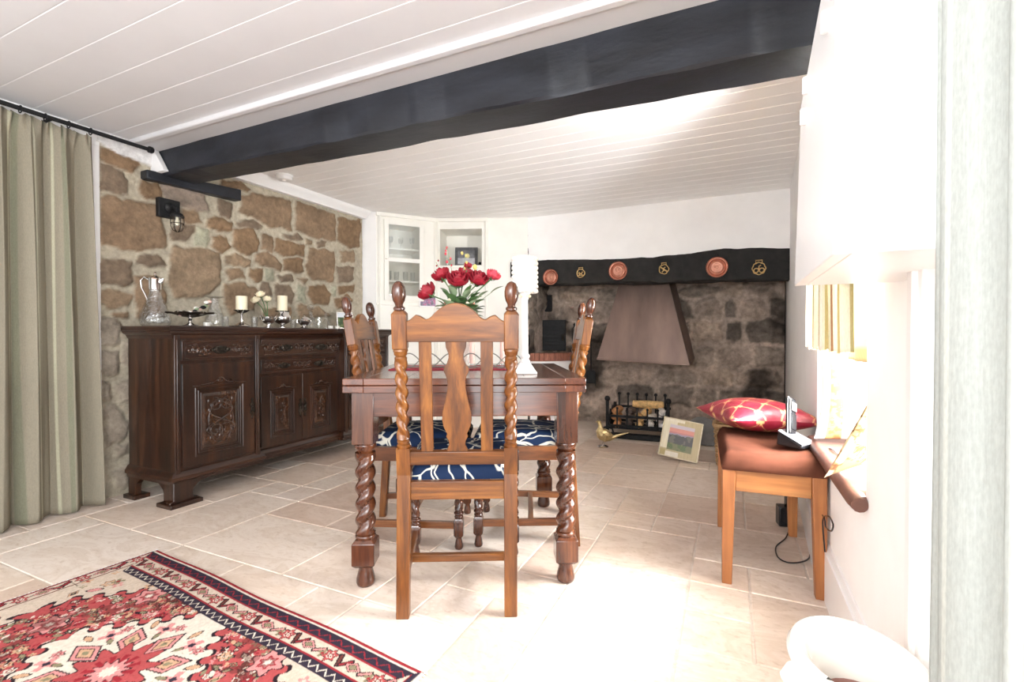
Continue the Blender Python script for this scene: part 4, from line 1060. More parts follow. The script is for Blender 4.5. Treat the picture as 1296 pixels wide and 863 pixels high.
# bordered panel curtain inside the recess
cols = np.zeros((60, 60, 3)); vv, uu = np.mgrid[0:1:60j, 0:1:60j]
cols[:] = lin(240, 236, 216)
bd = (uu > 0.86) | (vv < 0.065); cols[bd] = lin(214, 190, 152)
chk = bd & (((np.floor(uu*60)+np.floor(vv*60)) % 2) == 0); cols[chk] = lin(214, 196, 158)
yy = 1.55 + (1.99-1.55)*uu; xx = 0.365 + 0.008*np.sin(uu*16)
M['panel_cloth'] = painted('bordered_cotton', 0.9, nscale=200, var=0.08, bump=0.1, bd=0.002)
o = grid_obj('curtain', np.stack([xx, yy, 0.838+0.77*vv], -1), cols, M['panel_cloth'], solid=0.003)
tag(o, 'pale cream curtain panel with a brown gold border inside the window recess', 'curtain')

# ================================================================== RUG
def make_rug():
    Lx, Ly = 1.475, 1.75; st_ = 0.0032
    a, b = np.meshgrid(np.arange(0, Lx+st_/2, st_), np.arange(0, Ly+st_/2, st_))
    bb = np.minimum(b, Ly-b)                       # mirrored end to end
    aa = np.minimum(a, Lx-a)
    RED, ROSE, NAVY, CREAM, DARK = map(np.array, (lin(150,44,52), lin(172,78,78), lin(52,44,56), lin(204,186,168), lin(44,32,38)))
    PINK, OLIVE, TAN, BRWN, WHT = map(np.array, (lin(206,140,136), lin(136,128,100), lin(200,160,128), lin(104,56,50), lin(216,204,188)))
    col = np.zeros(a.shape+(3,)); col[:] = CREAM
    def put(mask, c): col[mask] = c
    rs = random.Random(21)
    def motif(cx, cy, r, kind, c1, c2, rot=0):
        x = (a-cx)*math.cos(rot)+(bb-cy)*math.sin(rot); y = -(a-cx)*math.sin(rot)+(bb-cy)*math.cos(rot)
        i0 = np.hypot(a-cx, bb-cy) < r*2.2
        if kind == 'flower':
            th = np.arctan2(y, x); rad = np.hypot(x, y)/r*(1+0.22*np.cos(6*th))
            put(i0 & (rad < 1.22), DARK); put(i0 & (rad < 1.08), c1); put(i0 & (rad < 0.6), c2); put(i0 & (rad < 0.45), c1*0.5); put(i0 & (rad < 0.25), WHT)
        elif kind == 'diamond':
            d_ = (np.abs(x)*0.62+np.abs(y))/r
            put(i0 & (d_ < 1.12), DARK); put(i0 & (d_ < 0.98), c1); put(i0 & (d_ < 0.66), DARK); put(i0 & (d_ < 0.56), c2); put(i0 & (d_ < 0.25), OLIVE)
        elif kind == 'leaf':
            d_ = np.abs(x)/r*0.55 + (y/r*1.4)**2
            put(i0 & (d_ < 0.75), DARK); put(i0 & (d_ < 0.56), c1)
        elif kind == 'cross':
            put(i0 & (((np.abs(x) < r*0.3) & (np.abs(y) < r)) | ((np.abs(y) < r*0.3) & (np.abs(x) < r))), c1)
            put(i0 & (np.abs(x)+np.abs(y) < r*0.4), c2)
        elif kind == 'bar':
            put(i0 & (np.abs(x) < r) & (np.abs(y) < r*0.33), DARK); put(i0 & (np.abs(x) < r*0.82) & (np.abs(y) < r*0.16), c1)
        elif kind == 'squiggle':
            put(i0 & (np.abs(x) < r) & (np.abs(y-0.3*r*np.sin(x/r*6)) < 0.0035), c1)
    # ---- field
    cen = [(0.7375, 0.44)]
    ca, cb = cen[0]
    da, db = np.abs(a-ca), np.abs(bb-cb)
    th = (da-db)
    wav = 0.022*np.sign(np.sin(th*68))*np.abs(np.sin(th*68))**0.35
    L1 = np.maximum(da+db, np.maximum(da*1.16, db*1.05)) + wav
    red = L1 < 0.645
    put(red, ROSE)
    put(np.abs(L1-0.645) < 0.008, DARK)
    # dense flowering in the red zone
    fld = (bb > 0.16) & (aa > 0.075)
    for _ in range(2600):
        x, y = rs.uniform(0.05, Lx-0.05), rs.uniform(0.13, 0.88)
        s = max(abs(x-ca)+abs(y-cb), 1.16*abs(x-ca))
        if 0.35 < s < 0.615:
            k = rs.choice(['leaf','leaf','cross','flower','diamond','squiggle','squiggle'])
            motif(x, y, rs.uniform(0.007, 0.015), k, rs.choice([BRWN, PINK, OLIVE, TAN, WHT, DARK, RED]), rs.choice([OLIVE, RED, CREAM]), rs.uniform(0, 3.14))
    for q in range(10):
        g = q*0.628; motif(ca+0.42*math.cos(g), cb+0.40*math.sin(g), 0.038, 'flower', PINK, RED, g)
    band = (np.abs(L1-0.49) < 0.018+0.014*vnoise(a*30, b*30, 3)); col[band & fld] = col[band & fld]*0.45 + BRWN*0.45
    # corners
    for _ in range(420):
        x, y = rs.uniform(0.07, Lx-0.07), rs.uniform(0.17, 0.875)
        s = abs(x-ca)+abs(y-cb)
        if s > 0.685: motif(x, y, rs.uniform(0.011, 0.022), rs.choice(['leaf','diamond','flower','cross']), rs.choice([PINK, TAN, ROSE, OLIVE]), rs.choice([CREAM, RED, NAVY]), rs.uniform(0, 3.14))
    # inner medallion
    inn = L1 < 0.335
    put(inn, WHT); put(np.abs(L1-0.335) < 0.007, DARK)
    for q in range(8):
        g = q*math.pi/4
        motif(ca+0.135*math.cos(g)*1.1, cb+0.135*math.sin(g), 0.036, 'diamond', PINK, TAN, g)
        motif(ca+0.20*math.cos(g+0.39), cb+0.19*math.sin(g+0.39), 0.03, 'cross', PINK, NAVY, g+0.39)
        motif(ca+0.225*math.cos(g+0.15), cb+0.21*math.sin(g+0.15), 0.018, 'leaf', TAN, RED, g)
        motif(ca+0.215*math.cos(g-0.2), cb+0.205*math.sin(g-0.2), 0.013, 'flower', PINK, RED, g)
        motif(ca+0.165*math.cos(g+0.39), cb+0.155*math.sin(g+0.39), 0.014, 'leaf', OLIVE, RED, g+0.39)
    tt = np.arctan2(bb-cb, a-ca); rr_ = np.hypot(a-ca, bb-cb)*(1+0.2*np.cos(12*tt))
    put(rr_ < 0.105, DARK); put(rr_ < 0.099, ROSE); put((np.hypot(a-ca, bb-cb) < 0.07) & (np.cos(12*tt) > 0.2), RED); put(rr_ < 0.045, DARK); put(rr_ < 0.04, PINK); put(rr_ < 0.02, WHT)
    # ---- borders; side edges are narrow, long edges carry the full set of bands
    e = np.where(bb*0.62 < aa, bb, 10); f = np.where(e < 9, 10, aa)
    def zig(s, t, c0, amp, per): return np.abs(t - c0 - amp*(np.abs(((s/per) % 1)-0.5)*4-1))
    m = e < 0.165; col[m] = CREAM
    put(e < 0.018, RED); put((e >= 0.018) & (e < 0.024), WHT); put((e >= 0.024) & (e < 0.060), NAVY)
    put((e < 0.058) & (e > 0.03) & (zig(a, e, 0.044, 0.010, 0.05) < 0.0022), RED)
    put((e >= 0.060) & (e < 0.065), RED)
    put((e >= 0.124) & (e < 0.130), RED); put((e >= 0.130) & (e < 0.166), NAVY)
    put((e >= 0.13) & (e < 0.166) & (zig(a, e, 0.148, 0.010, 0.036) < 0.0026), WHT)
    x = 0.05; k = 0
    while x < Lx-0.03:
        kk = k % 4
        if kk == 0: motif(x, 0.095, 0.018, 'flower', ROSE, WHT)
        elif kk == 1: motif(x-0.008, 0.094, 0.026, 'bar', BRWN, RED, R(60)); motif(x+0.018, 0.094, 0.024, 'bar', RED, RED, R(-50))
        elif kk == 2: motif(x, 0.095, 0.018, 'diamond', PINK, OLIVE)
        else: motif(x, 0.095, 0.024, 'bar', PINK, RED, R(-35)); motif(x+0.02, 0.1, 0.016, 'cross', OLIVE, RED)
        x += 0.048; k += 1
    sd_ = f < 0.075; col[sd_] = CREAM
    put(f < 0.016, NAVY); put(f < 0.005, WHT); put((f >= 0.016) & (f < 0.020), RED); put((f >= 0.068) & (f < 0.076), BRWN)
    y = 0.20; k = 0
    for side in (0.043, Lx-0.043):
        y = 0.09
        while y < 0.86:
            kk = k % 3
            if kk == 0: motif(side, y, 0.017, 'flower', ROSE, WHT)
            elif kk == 1: motif(side, y, 0.030, 'bar', RED, RED, R(60)); motif(side, y+0.03, 0.03, 'bar', ROSE, RED, R(-60))
            else: motif(side, y, 0.018, 'diamond', PINK, OLIVE, R(90))
            y += 0.058; k += 1
    col *= (0.80+0.34*fbm(a*160, b*160, 2, 5))[..., None]
    rot = R(-5.4); c_, s_ = math.cos(rot), math.sin(rot)
    wob = 0.004*np.sin(a*9+1)*(b < 0.3) 
    X = -2.225 + a*c_ + (b+wob)*s_; Y = 1.215 + a*s_ - (b+wob)*c_
    edge = np.clip(np.minimum(np.minimum(a, Lx-a), np.minimum(b, Ly-b))/0.008, 0, 1)
    Z = 0.002 + 0.008*edge + 0.0012*fbm(a*120, b*120, 2, 8)
    root = thing('persian_rug', (0, 0, 0), 0, 'red and cream patterned oriental rug lying on the pale stone floor', 'rug')
    M['rug'] = painted('rug_pile', 0.95, nscale=300, var=0.18, bump=0.5, bd=0.002, spec=0.1)
    grid_obj('pile', np.stack([X, Y, Z], -1), col, M['rug'], root)
    fr = MB(); rs2 = random.Random(2)
    for side in (0, 1):
        for k in range(150):
            bq = Ly*(k+0.5)/150; a0 = 0 if side == 0 else Lx; a1 = a0 + (-0.010 if side == 0 else 0.010); j = rs2.uniform(-0.004, 0.004)
            P = lambda a_, b_, z_: (-2.225 + a_*c_ + b_*s_, 1.215 + a_*s_ - b_*c_, z_)
            fr.tube([P(a0, bq, 0.005), P((a0+a1)/2, bq+j*0.5, 0.0045), P(a1, bq+j, 0.003)], [0.0028, 0.0024, 0.0012], 5)
    f_ = fr.build('fringe', M['plaster'], root); f_['kind'] = 'stuff'
make_rug()

# ================================================================== WALL LAMP, ALARM
wl = thing('wall_lamp', tuple(on_x(213, 265, XL+0.012)), 0, 'black nautical caged wall lamp fixed on the stone wall above the sideboard', 'wall lamp')
MB().box(-0.01, 0.025, -0.062, 0.062, -0.058, 0.058).build('back_plate', M['iron'], wl, bevel=0.004)
b = MB(); b.lathe([(0.03, 0), (0.03, 0.012), (0.018, 0.02), (0.013, 0.03)], 16, T(Vector((0.02, 0, 0.005))) @ RY(90)); b.tube([(0.03, 0, 0.005), (0.075, 0, 0.003), (0.095, 0, -0.012), (0.10, 0, -0.04)], 0.012, 12)
b.lathe([(0.036, 0), (0.037, 0.008), (0.030, 0.02), (0.015, 0.03)], 18, T(Vector((0.10, 0, -0.062)))); b.build('arm', M['iron'], wl)
MB().lathe([(0.0, -0.078), (0.015, -0.076), (0.024, -0.062), (0.027, -0.04), (0.026, 0.0)], 18, T(Vector((0.10, 0, -0.062)))).build('glass_globe', M['glass'], wl)
MB().lathe([(0.0, -0.05), (0.010, -0.045), (0.013, -0.03), (0.008, -0.012), (0.008, 0)], 14, T(Vector((0.10, 0, -0.062)))).build('bulb', M['wax'], wl)
b = MB()
for k in range(6):
    a = k*math.pi/3
    b.tube([(0.10+r*math.cos(a), r*math.sin(a), -0.062+z) for r, z in [(0.033, 0), (0.034, -0.03), (0.032, -0.058), (0.022, -0.080), (0.004, -0.090)]], 0.0022, 6)
b.tube([(0.10+0.0345*math.cos(a), 0.0345*math.sin(a), -0.10) for a in [6.283*i/20 for i in range(20)]], 0.0022, 6, closed=True)
b.build('cage', M['bronze'], wl)
al = thing('smoke_alarm', (-3.0, 2.50, ZR), 0, 'round white smoke alarm on the rear ceiling just behind the black beam', 'smoke alarm')
MB().lathe([(0.0, -0.040), (0.035, -0.040), (0.05, -0.034), (0.056, -0.022), (0.056, -0.014), (0.062, -0.012), (0.062, 0)], 26).build('body', M['white_gloss'], al)
MB().lathe([(0.0, -0.046), (0.012, -0.045), (0.014, -0.040)], 14).build('button', M['white_gloss'], al)

# ================================================================== CORNER CUPBOARD
sA = s0-0.022; sB = s1+0.022
cd = thing('corner_cupboard_door', (0, 0, 0), 0, 'cream glazed door with two panes on the corner cupboard', 'cupboard door')
cd.matrix_world = M1
b = MB(); z0, z1 = 1.262, 2.04; fw = 0.042
b.box(sA, sA+fw, -0.026, -0.003, z0, z1); b.box(sB-fw, sB, -0.026, -0.003, z0, z1)
for (a, c) in [(z0, z0+0.05), (1.635, 1.675), (z1-0.05, z1)]: b.box(sA+fw, sB-fw, -0.026, -0.003, a, c)
b.build('door_frame', M['cream'], cd, bevel=0.002)
for (a, c) in [(z0+0.05, 1.635), (1.675, z1-0.05)]: MB().box(sA+fw, sB-fw, -0.014, -0.012, a, c).build('pane', M['glass'], cd)
MB().ball((sA+0.018, -0.035, 1.66), 0.011).build('knob', M['cream'], cd)
for z in (1.33, 1.95): MB().box(sB-0.003, sB+0.006, -0.03, -0.012, z, z+0.06).build('hinge', M['cream'], cd)
shz = [1.465, 1.785]
for z in shz:
    o = thing('cupboard_shelf', (0, 0, 0), 0, 'cream shelf with small glasses, %s in the corner cupboard' % ('lower one' if z < 1.6 else 'upper one'), 'shelf')
    o.matrix_world = M1
    MB().box(s0, s1, 0.055, 0.338, z-0.016, z).build('board', M['cream'], o, bevel=0.001)
def tumbler(name, loc, h, r, label, cat, grp, m='glass', stem=False):
    if stem: pr = [(0, 0), (r*0.8, 0.001), (r*0.8, 0.003), (0.004, 0.006), (0.0035, h*0.42), (r*0.7, h*0.5), (r, h*0.72), (r*0.92, h), (r*0.85, h), (r*0.9, h*0.72), (r*0.6, h*0.52), (0, h*0.49)]
    else: pr = [(0, 0), (r*0.86, 0), (r, h*0.3), (r, h), (r*0.92, h), (r*0.9, h*0.3), (r*0.75, h*0.08), (0, h*0.07)]
    o = MB().lathe(pr, 18, cap=False).build(name, M[m]); o.location = loc
    return tag(o, label, cat, grp)
Ls = [('small stemmed glass at the %s of the upper shelf', 3, 1.785, True), ('small tumbler at the %s of the lower shelf', 4, 1.465, False)]
for txt, n_, z, stem in Ls:
    nm = {3: ['left', 'middle', 'right'], 4: ['far left', 'left middle', 'right middle', 'far right']}[n_]
    for k in range(n_):
        s = s0 + (s1-s0)*(k+0.6)/(n_+0.2)
        p = M1 @ Vector((s, 0.10+0.03*(k % 2), z))
        tumbler('wine_glass' if stem else 'tumbler', p, 0.115 if stem else 0.095, 0.026 if stem else 0.024, (txt % nm[k]) + ' in the glazed cupboard', 'glass', 'glasses in the corner cupboard', 'cut_glass', stem)
# framed picture in the niche
def picture(name, w, h, Mx, fw, fm, colfn, label, cat='picture frame', depth=0.015, n=60):
    t = thing(name, (0, 0, 0), 0, label, cat); t.matrix_world = Mx
    b = MB()
    b.box(-w/2, w/2, -depth, 0, 0, fw); b.box(-w/2, w/2, -depth, 0, h-fw, h)
    b.box(-w/2, -w/2+fw, -depth, 0, fw, h-fw); b.box(w/2-fw, w/2, -depth, 0, fw, h-fw); b.box(-w/2+fw, w/2-fw, -0.003, 0, fw, h-fw)
    b.build('frame', fm, t, bevel=0.0015)
    v, u = np.mgrid[0:1:n*1j, 0:1:n*1j]
    P = np.stack([-w/2+fw+u*(w-2*fw), np.full_like(u, -0.005), fw+v*(h-2*fw)], -1)
    grid_obj('picture', P, colfn(u, v), M['print'], t)
    return t
M['grey_frame'] = plain('grey_wood_frame', (0.09, 0.09, 0.095), 0.5, var=0.3, nscale=50)
def grey_pic(u, v):
    n = fbm(u*5, v*7, 4, 12)[..., None]; c = np.array(lin(120,120,124))*(0.5+0.9*n); c = np.where((v < 0.45)[..., None], np.array(lin(190,190,196))*(0.6+0.6*n), c)
    m = (np.hypot((u-0.55)*1.2, v-0.6) < 0.16)[..., None]; return np.where(m, np.array(lin(215,205,150)), c)
pn = M2 @ Vector(((t0+t1)/2+0.03, 0.15, 1.6305))
picture('picture_frame', 0.235, 0.215, T(pn) @ RZ(26) @ RY(0) @ RX(-12), 0.028, M['grey_frame'], grey_pic, 'dark grey framed picture leaning inside the cream wall niche', depth=0.012)
def ornament(name, loc, prof, m, label, cat, rz=0):
    o = MB().lathe(prof, 18).build(name, M[m]); o.location = loc; return tag(o, label, cat)
ornament('black_trinket', M2 @ Vector((t1-0.035, 0.10, 1.63)), [(0.0, 0), (0.02, 0), (0.024, 0.012), (0.014, 0.026), (0.016, 0.04), (0.0, 0.05)], 'iron', 'tiny black ornament at the right end of the wall niche', 'ornament')
tumbler('glass_candle_holder', M2 @ Vector((t0+0.06, 0.09, 1.63)), 0.09, 0.025, 'clear glass at the left end of the wall niche', 'glass', None)
def purple(u, v):
    n = fbm(u*9, v*6, 3, 2); c = np.zeros(u.shape+(3,)); c[:] = lin(168,150,176); c[n > 0.52] = lin(130,84,128); c[n > 0.6] = lin(190,120,150); c[n < 0.38] = lin(110,110,120); return c
q = s_on(541, A_, B_)
picture('picture_frame', 0.185, 0.115, M1 @ T(Vector((q, -0.016, 1.205))), 0.012, M['white_gloss'], purple, 'small white framed picture of purple flowers under the glazed cupboard', n=30)
b = MB(); b.box(-0.012, 0.012, -0.02, 0.0, -0.075, 0.075); b.ball((0, -0.024, 0.05), 0.01); o = b.build('wall_hook', M['iron'], bevel=0.002)
pz = on_y(648.5, 342, 4.36); o.location = Vector((pz.x, 4.345, pz.z)); o.rotation_euler.z = R(21); tag(o, 'small black iron bracket on the white wall beside the mantel beam', 'wall hook')

# ================================================================== FIREPLACE
hd = thing('fireplace_hood', (-0.76, 4.62, 0), 0, 'tapered copper brown fireplace hood hanging under the mantel beam', 'fireplace hood')
M['hood'] = plain('dull_copper_sheet', (0.20, 0.135, 0.11), 0.42, metal=0.55, var=0.3, nscale=5, bump=0.15, sz=0.25)
b = MB(); x0, x1 = -0.43, 0.405
b.add([(x0,-0.07,0.70),(x1,-0.07,0.665),(x1+0.02,0.36,0.70),(x0,0.36,0.72),(x0+0.225,0.10,1.60),(0.165,0.10,1.60),(0.20,0.38,1.60),(x0+0.225,0.38,1.60)],
      [(0,1,5,4),(1,2,6,5),(2,3,7,6),(3,0,4,7),(4,5,6,7)])
b.build('canopy', M['hood'], hd, smooth=False, solid=0.006)
b = MB(); b.add([(x0-0.006,-0.078,0.688),(x1+0.006,-0.078,0.652),(x1+0.006,-0.064,0.652),(x0-0.006,-0.064,0.688),(x0-0.004,-0.078,0.710),(x1+0.004,-0.078,0.674),(x1+0.004,-0.064,0.674),(x0-0.004,-0.064,0.710)],
      [(3,2,1,0),(4,5,6,7),(0,1,5,4),(1,2,6,5),(2,3,7,6),(3,0,4,7)])
b.build('rim', M['hood'], hd, bevel=0.002)
gr = thing('fire_grate', (-0.77, 4.44, 0), R(2), 'black iron fire basket with ball finials full of mixed logs and papers', 'fire grate')
GI = M['iron']
def fin(x, y, z0, z1, r=0.017): 
    return MB().box(x-0.007, x+0.007, y-0.005, y+0.005, z0, z1-r).ball((x, y, z1-r*0.4), r)
for s in (-1, 1):
    x = s*0.262
    b = MB(); b.box(x-0.013, x+0.013, -0.165, -0.145, 0, 0.34); b.ball((x, -0.155, 0.355), 0.026)
    b.tube([(x, -0.155, 0.10), (x+s*0.045, -0.165, 0.085), (x+s*0.06, -0.17, 0.04), (x+s*0.035, -0.17, 0.0)], 0.009, 8)
    b.tube([(x, -0.155, 0.10), (x-s*0.045, -0.165, 0.085), (x-s*0.06, -0.17, 0.04), (x-s*0.035, -0.17, 0.006)], 0.009, 8)
    b.box(x-0.011, x+0.011, -0.15, 0.17, 0.075, 0.095); b.build('andiron', GI, gr, bevel=0.002)
    b = MB(); b.prism([(-0.14, 0.10), (0.14, 0.10), (0.17, 0.24), (0.15, 0.29), (0.12, 0.25), (0.07, 0.30), (0.03, 0.25), (-0.02, 0.28), (-0.06, 0.24), (-0.12, 0.26), (-0.16, 0.2)], -0.006, 0.006, T(Vector((x-s*0.02, 0, 0))) @ RZ(90)); b.build('side_plate', GI, gr, bevel=0.002)
for k in range(5): fin(-0.175+0.0875*k, -0.15, 0.095, 0.275, 0.0115).build('front_bar', GI, gr)
for k in range(6): fin(-0.21+0.084*k, 0.15, 0.095, 0.375, 0.016).build('back_bar', GI, gr)
for (y, z) in [(-0.15, 0.115), (-0.15, 0.20), (0.15, 0.115), (0.15, 0.25)]: MB().box(-0.26, 0.26, y-0.005, y+0.005, z-0.011, z+0.011).build('rail', GI, gr)
b = MB()
for k in range(9): b.box(-0.24, 0.24, -0.14+0.032*k, -0.128+0.032*k, 0.085, 0.098)
b.build('grate_floor', GI, gr)
MB().box(-0.24, 0.24, -0.175, -0.10, 0.004, 0.045).build('ash_pan', GI, gr, bevel=0.004)
LOGC = [lin(196,140,92), lin(220,214,206), lin(170,110,70), lin(90,76,70), lin(206,200,200), lin(140,150,170), lin(214,176,120), lin(60,52,50)]
rs_ = random.Random(5)
lm = [plain('log_bark_or_paper', c, 0.8, var=0.35, nscale=40, bump=0.6) for c in LOGC]
k = 0
GRZ = T(Vector((-0.77, 4.44, 0))) @ RZ(2)
words = ['left end', 'front left', 'middle', 'front right', 'right end', 'back']
for row, (zz, nn) in enumerate([(0.128, 5), (0.185, 5), (0.238, 4)]):
    for i in range(nn):
        x = -0.19 + 0.38*i/(nn-1) + rs_.uniform(-0.012, 0.012); r = 0.034
        y = -0.06 + 0.03*(i % 2) + 0.02*row
        L = rs_.uniform(0.075, 0.1); b = MB(); seg = 9
        ph = rs_.uniform(0, 6); pr = [(r*0.1, -L), (r*0.9, -L+0.004), (r, -L*0.3), (r*0.95, L*0.4), (r*0.92, L-0.004), (r*0.1, L)]
        b.lathe(pr, seg, RX(90) @ RZ(rs_.uniform(0, 60)))
        b.v = [(p[0]*(1+0.14*math.sin(p[1]*50+ph)), p[1], p[2]*(1+0.12*math.cos(p[1]*40+ph))) for p in b.v]
        o = b.build('log', lm[(k*3+row) % 8]); o.matrix_world = GRZ @ T(Vector((x, y, zz))) @ RZ(rs_.uniform(-14, 14))
        tag(o, '%s kindling, %s layer of the fire basket, %s' % (['tan', 'white', 'orange brown', 'dark brown', 'pale grey', 'bluish grey', 'golden', 'blackened'][(k*3+row) % 8], ['bottom', 'middle', 'top'][row], (['at the left end', 'left of centre', 'in the centre', 'right of centre', 'at the right end'] if nn == 5 else ['at the left end', 'left of centre', 'right of centre', 'at the right end'])[i]), 'log', 'kindling in the fire basket'); k += 1
o = MB().lathe([(0.004, -0.14), (0.032, -0.135), (0.037, 0), (0.033, 0.135), (0.004, 0.14)], 12, RY(90)).build('log', lm[6])
o.matrix_world = GRZ @ T(Vector((0.07, 0.04, 0.292))) @ RZ(4); tag(o, 'long pale tan log lying on top of the kindling in the grate', 'log')
# brick shelf, oven door and soot panel at the left of the hearth
bs_ = thing('brick_ledge', (-1.86, 4.42, 0), 0, 'curved red brick topped ledge at the left inside the fireplace', 'ledge')
def arcpts(r0, r1, n=14): return [(r1*math.sin(math.pi/2*i/n), 0.62-r1*math.cos(math.pi/2*i/n)) for i in range(n+1)]
def quarter(b, w, z0, z1, dpt=0.60):
    pts = [(0.02, 0.0)] + [(0.02 + (w-0.02)*math.sin(math.pi/2*i/12), dpt*(1-math.cos(math.pi/2*i/12))*0.9) for i in range(1, 13)] + [(w, dpt), (0.02, dpt)]
    n = len(pts); b.add([(x, y, z0) for x, y in pts] + [(x, y, z1) for x, y in pts], [tuple(range(n))[::-1], tuple(range(n, 2*n))] + [(i, (i+1) % n, (i+1) % n+n, i+n) for i in range(n)])
b = MB(); quarter(b, 0.36, 0, 0.665, 0.50); b.build('base', M['plaster'], bs_, ang=30)
M['brick'] = plain('red_brick', (0.30, 0.115, 0.075), 0.8, var=0.35, nscale=45, bump=0.5, sz=0.3)
b = MB(); pts = [(0.02 + 0.36*math.sin(math.pi/2*i/12), 0.52*(1-math.cos(math.pi/2*i/12))*0.9) for i in range(13)]
for i in range(12):
    (xa, ya), (xb, yb2) = pts[i], pts[i+1]; g = 0.04
    xa2, xb2 = xa+(xb-xa)*g, xb-(xb-xa)*g; ya2, yb3 = ya+(yb2-ya)*g, yb2-(yb2-ya)*g
    b.add([(xa2,ya2-0.01,0.667),(xb2,yb3-0.01,0.667),(max(0.02,xb2-0.1),yb3+0.16,0.667),(max(0.02,xa2-0.1),ya2+0.16,0.667),(xa2,ya2-0.01,0.745),(xb2,yb3-0.01,0.745),(max(0.02,xb2-0.1),yb3+0.16,0.745),(max(0.02,xa2-0.1),ya2+0.16,0.745)],
          [(3,2,1,0),(4,5,6,7),(0,1,5,4),(1,2,6,5),(2,3,7,6),(3,0,4,7)])
b.build('brick_edge', M['brick'], bs_, smooth=False)
od = thing('oven_door', (-1.80, 4.88, 0.76), R(14), 'black cast iron oven door above the brick ledge in the fireplace', 'oven door')
b = MB(); b.box(-0.08, 0.17, -0.03, 0.03, 0, 0.33); b.build('door', GI, od, bevel=0.004)
for z in (0.06, 0.14, 0.22): MB().box(-0.07, 0.16, -0.045, -0.03, z, z+0.035).build('louvre', GI, od, bevel=0.003)
MB().tube([(0.14, -0.03, 0.17), (0.14, -0.07, 0.17), (0.14, -0.07, 0.11)], 0.008, 8).build('handle', M['bronze'], od)
b = MB(); b.box(-0.05, 0.05, -0.012, 0.012, -0.09, 0.09); b.box(-0.04, 0.04, -0.02, -0.012, -0.08, 0.08)
o = b.build('damper_plate', GI, bevel=0.003); o.location = on_y(693, 384, 4.93); tag(o, 'small black iron damper plate fixed high on the left of the hearth wall', 'damper')
# hanging shovel and poker
tl = thing('fire_shovel', tuple(on_y(748, 413, 4.90)), 0, 'black long handled fire shovel hanging on the sooty hearth wall', 'fire shovel')
zz = 0
MB().tube([(0, 0, 0), (0, 0, -0.47)], 0.007, 8).tube([(0.016*math.cos(a), 0, 0.016+0.016*math.sin(a)) for a in [6.283*i/12 for i in range(12)]], 0.004, 6, closed=True).build('handle', GI, tl)
MB().prism([(-0.035, -0.46), (0.035, -0.46), (0.05, -0.48), (0.052, -0.60), (-0.052, -0.60), (-0.05, -0.48)], -0.004, 0.004).prism([(-0.055, -0.62), (-0.05, -0.49), (-0.046, -0.49), (-0.05, -0.62)], -0.025, 0.004).prism([(0.055, -0.62), (0.05, -0.49), (0.046, -0.49), (0.05, -0.62)], -0.025, 0.004).build('blade', GI, tl)
MB().tube([(0, 0.0, 0.03), (0, 0.07, 0.03)], 0.004, 6).build('hook', GI, tl)
pk = thing('fire_tongs', tuple(on_y(727, 412, 4.90)), 0, 'black iron fire tongs hanging on the sooty wall left of the shovel', 'fire tongs')
b = MB()
for s in (-1, 1): b.tube([(0, 0, 0), (s*0.025, 0, -0.04), (s*0.018, 0, -0.3), (s*0.03, 0, -0.52)], 0.005, 6)
b.build('arm', GI, pk); MB().tube([(0, 0, 0), (0, 0.07, 0.0)], 0.005, 6).ball((0, 0, 0.01), 0.014).build('hook', GI, pk)
b = MB(); b.prism([(-0.10, 0), (0.10, 0), (0.105, 0.15)] + [(0.105*math.cos(a), 0.15+0.085*math.sin(a)) for a in [math.pi*i/12 for i in range(1, 12)]] + [(-0.105, 0.15)], -0.015, 0.015)
M['slate'] = plain('grey_slate', (0.16, 0.155, 0.15), 0.7, var=0.3, nscale=14, bump=0.4)
o = b.build('stone_slab', M['slate'], bevel=0.004); o.matrix_world = T(Vector((-0.235, 4.30, 0.004))) @ RX(-10); tag(o, 'round topped grey stone slab standing behind the leaning landscape picture', 'stone slab')
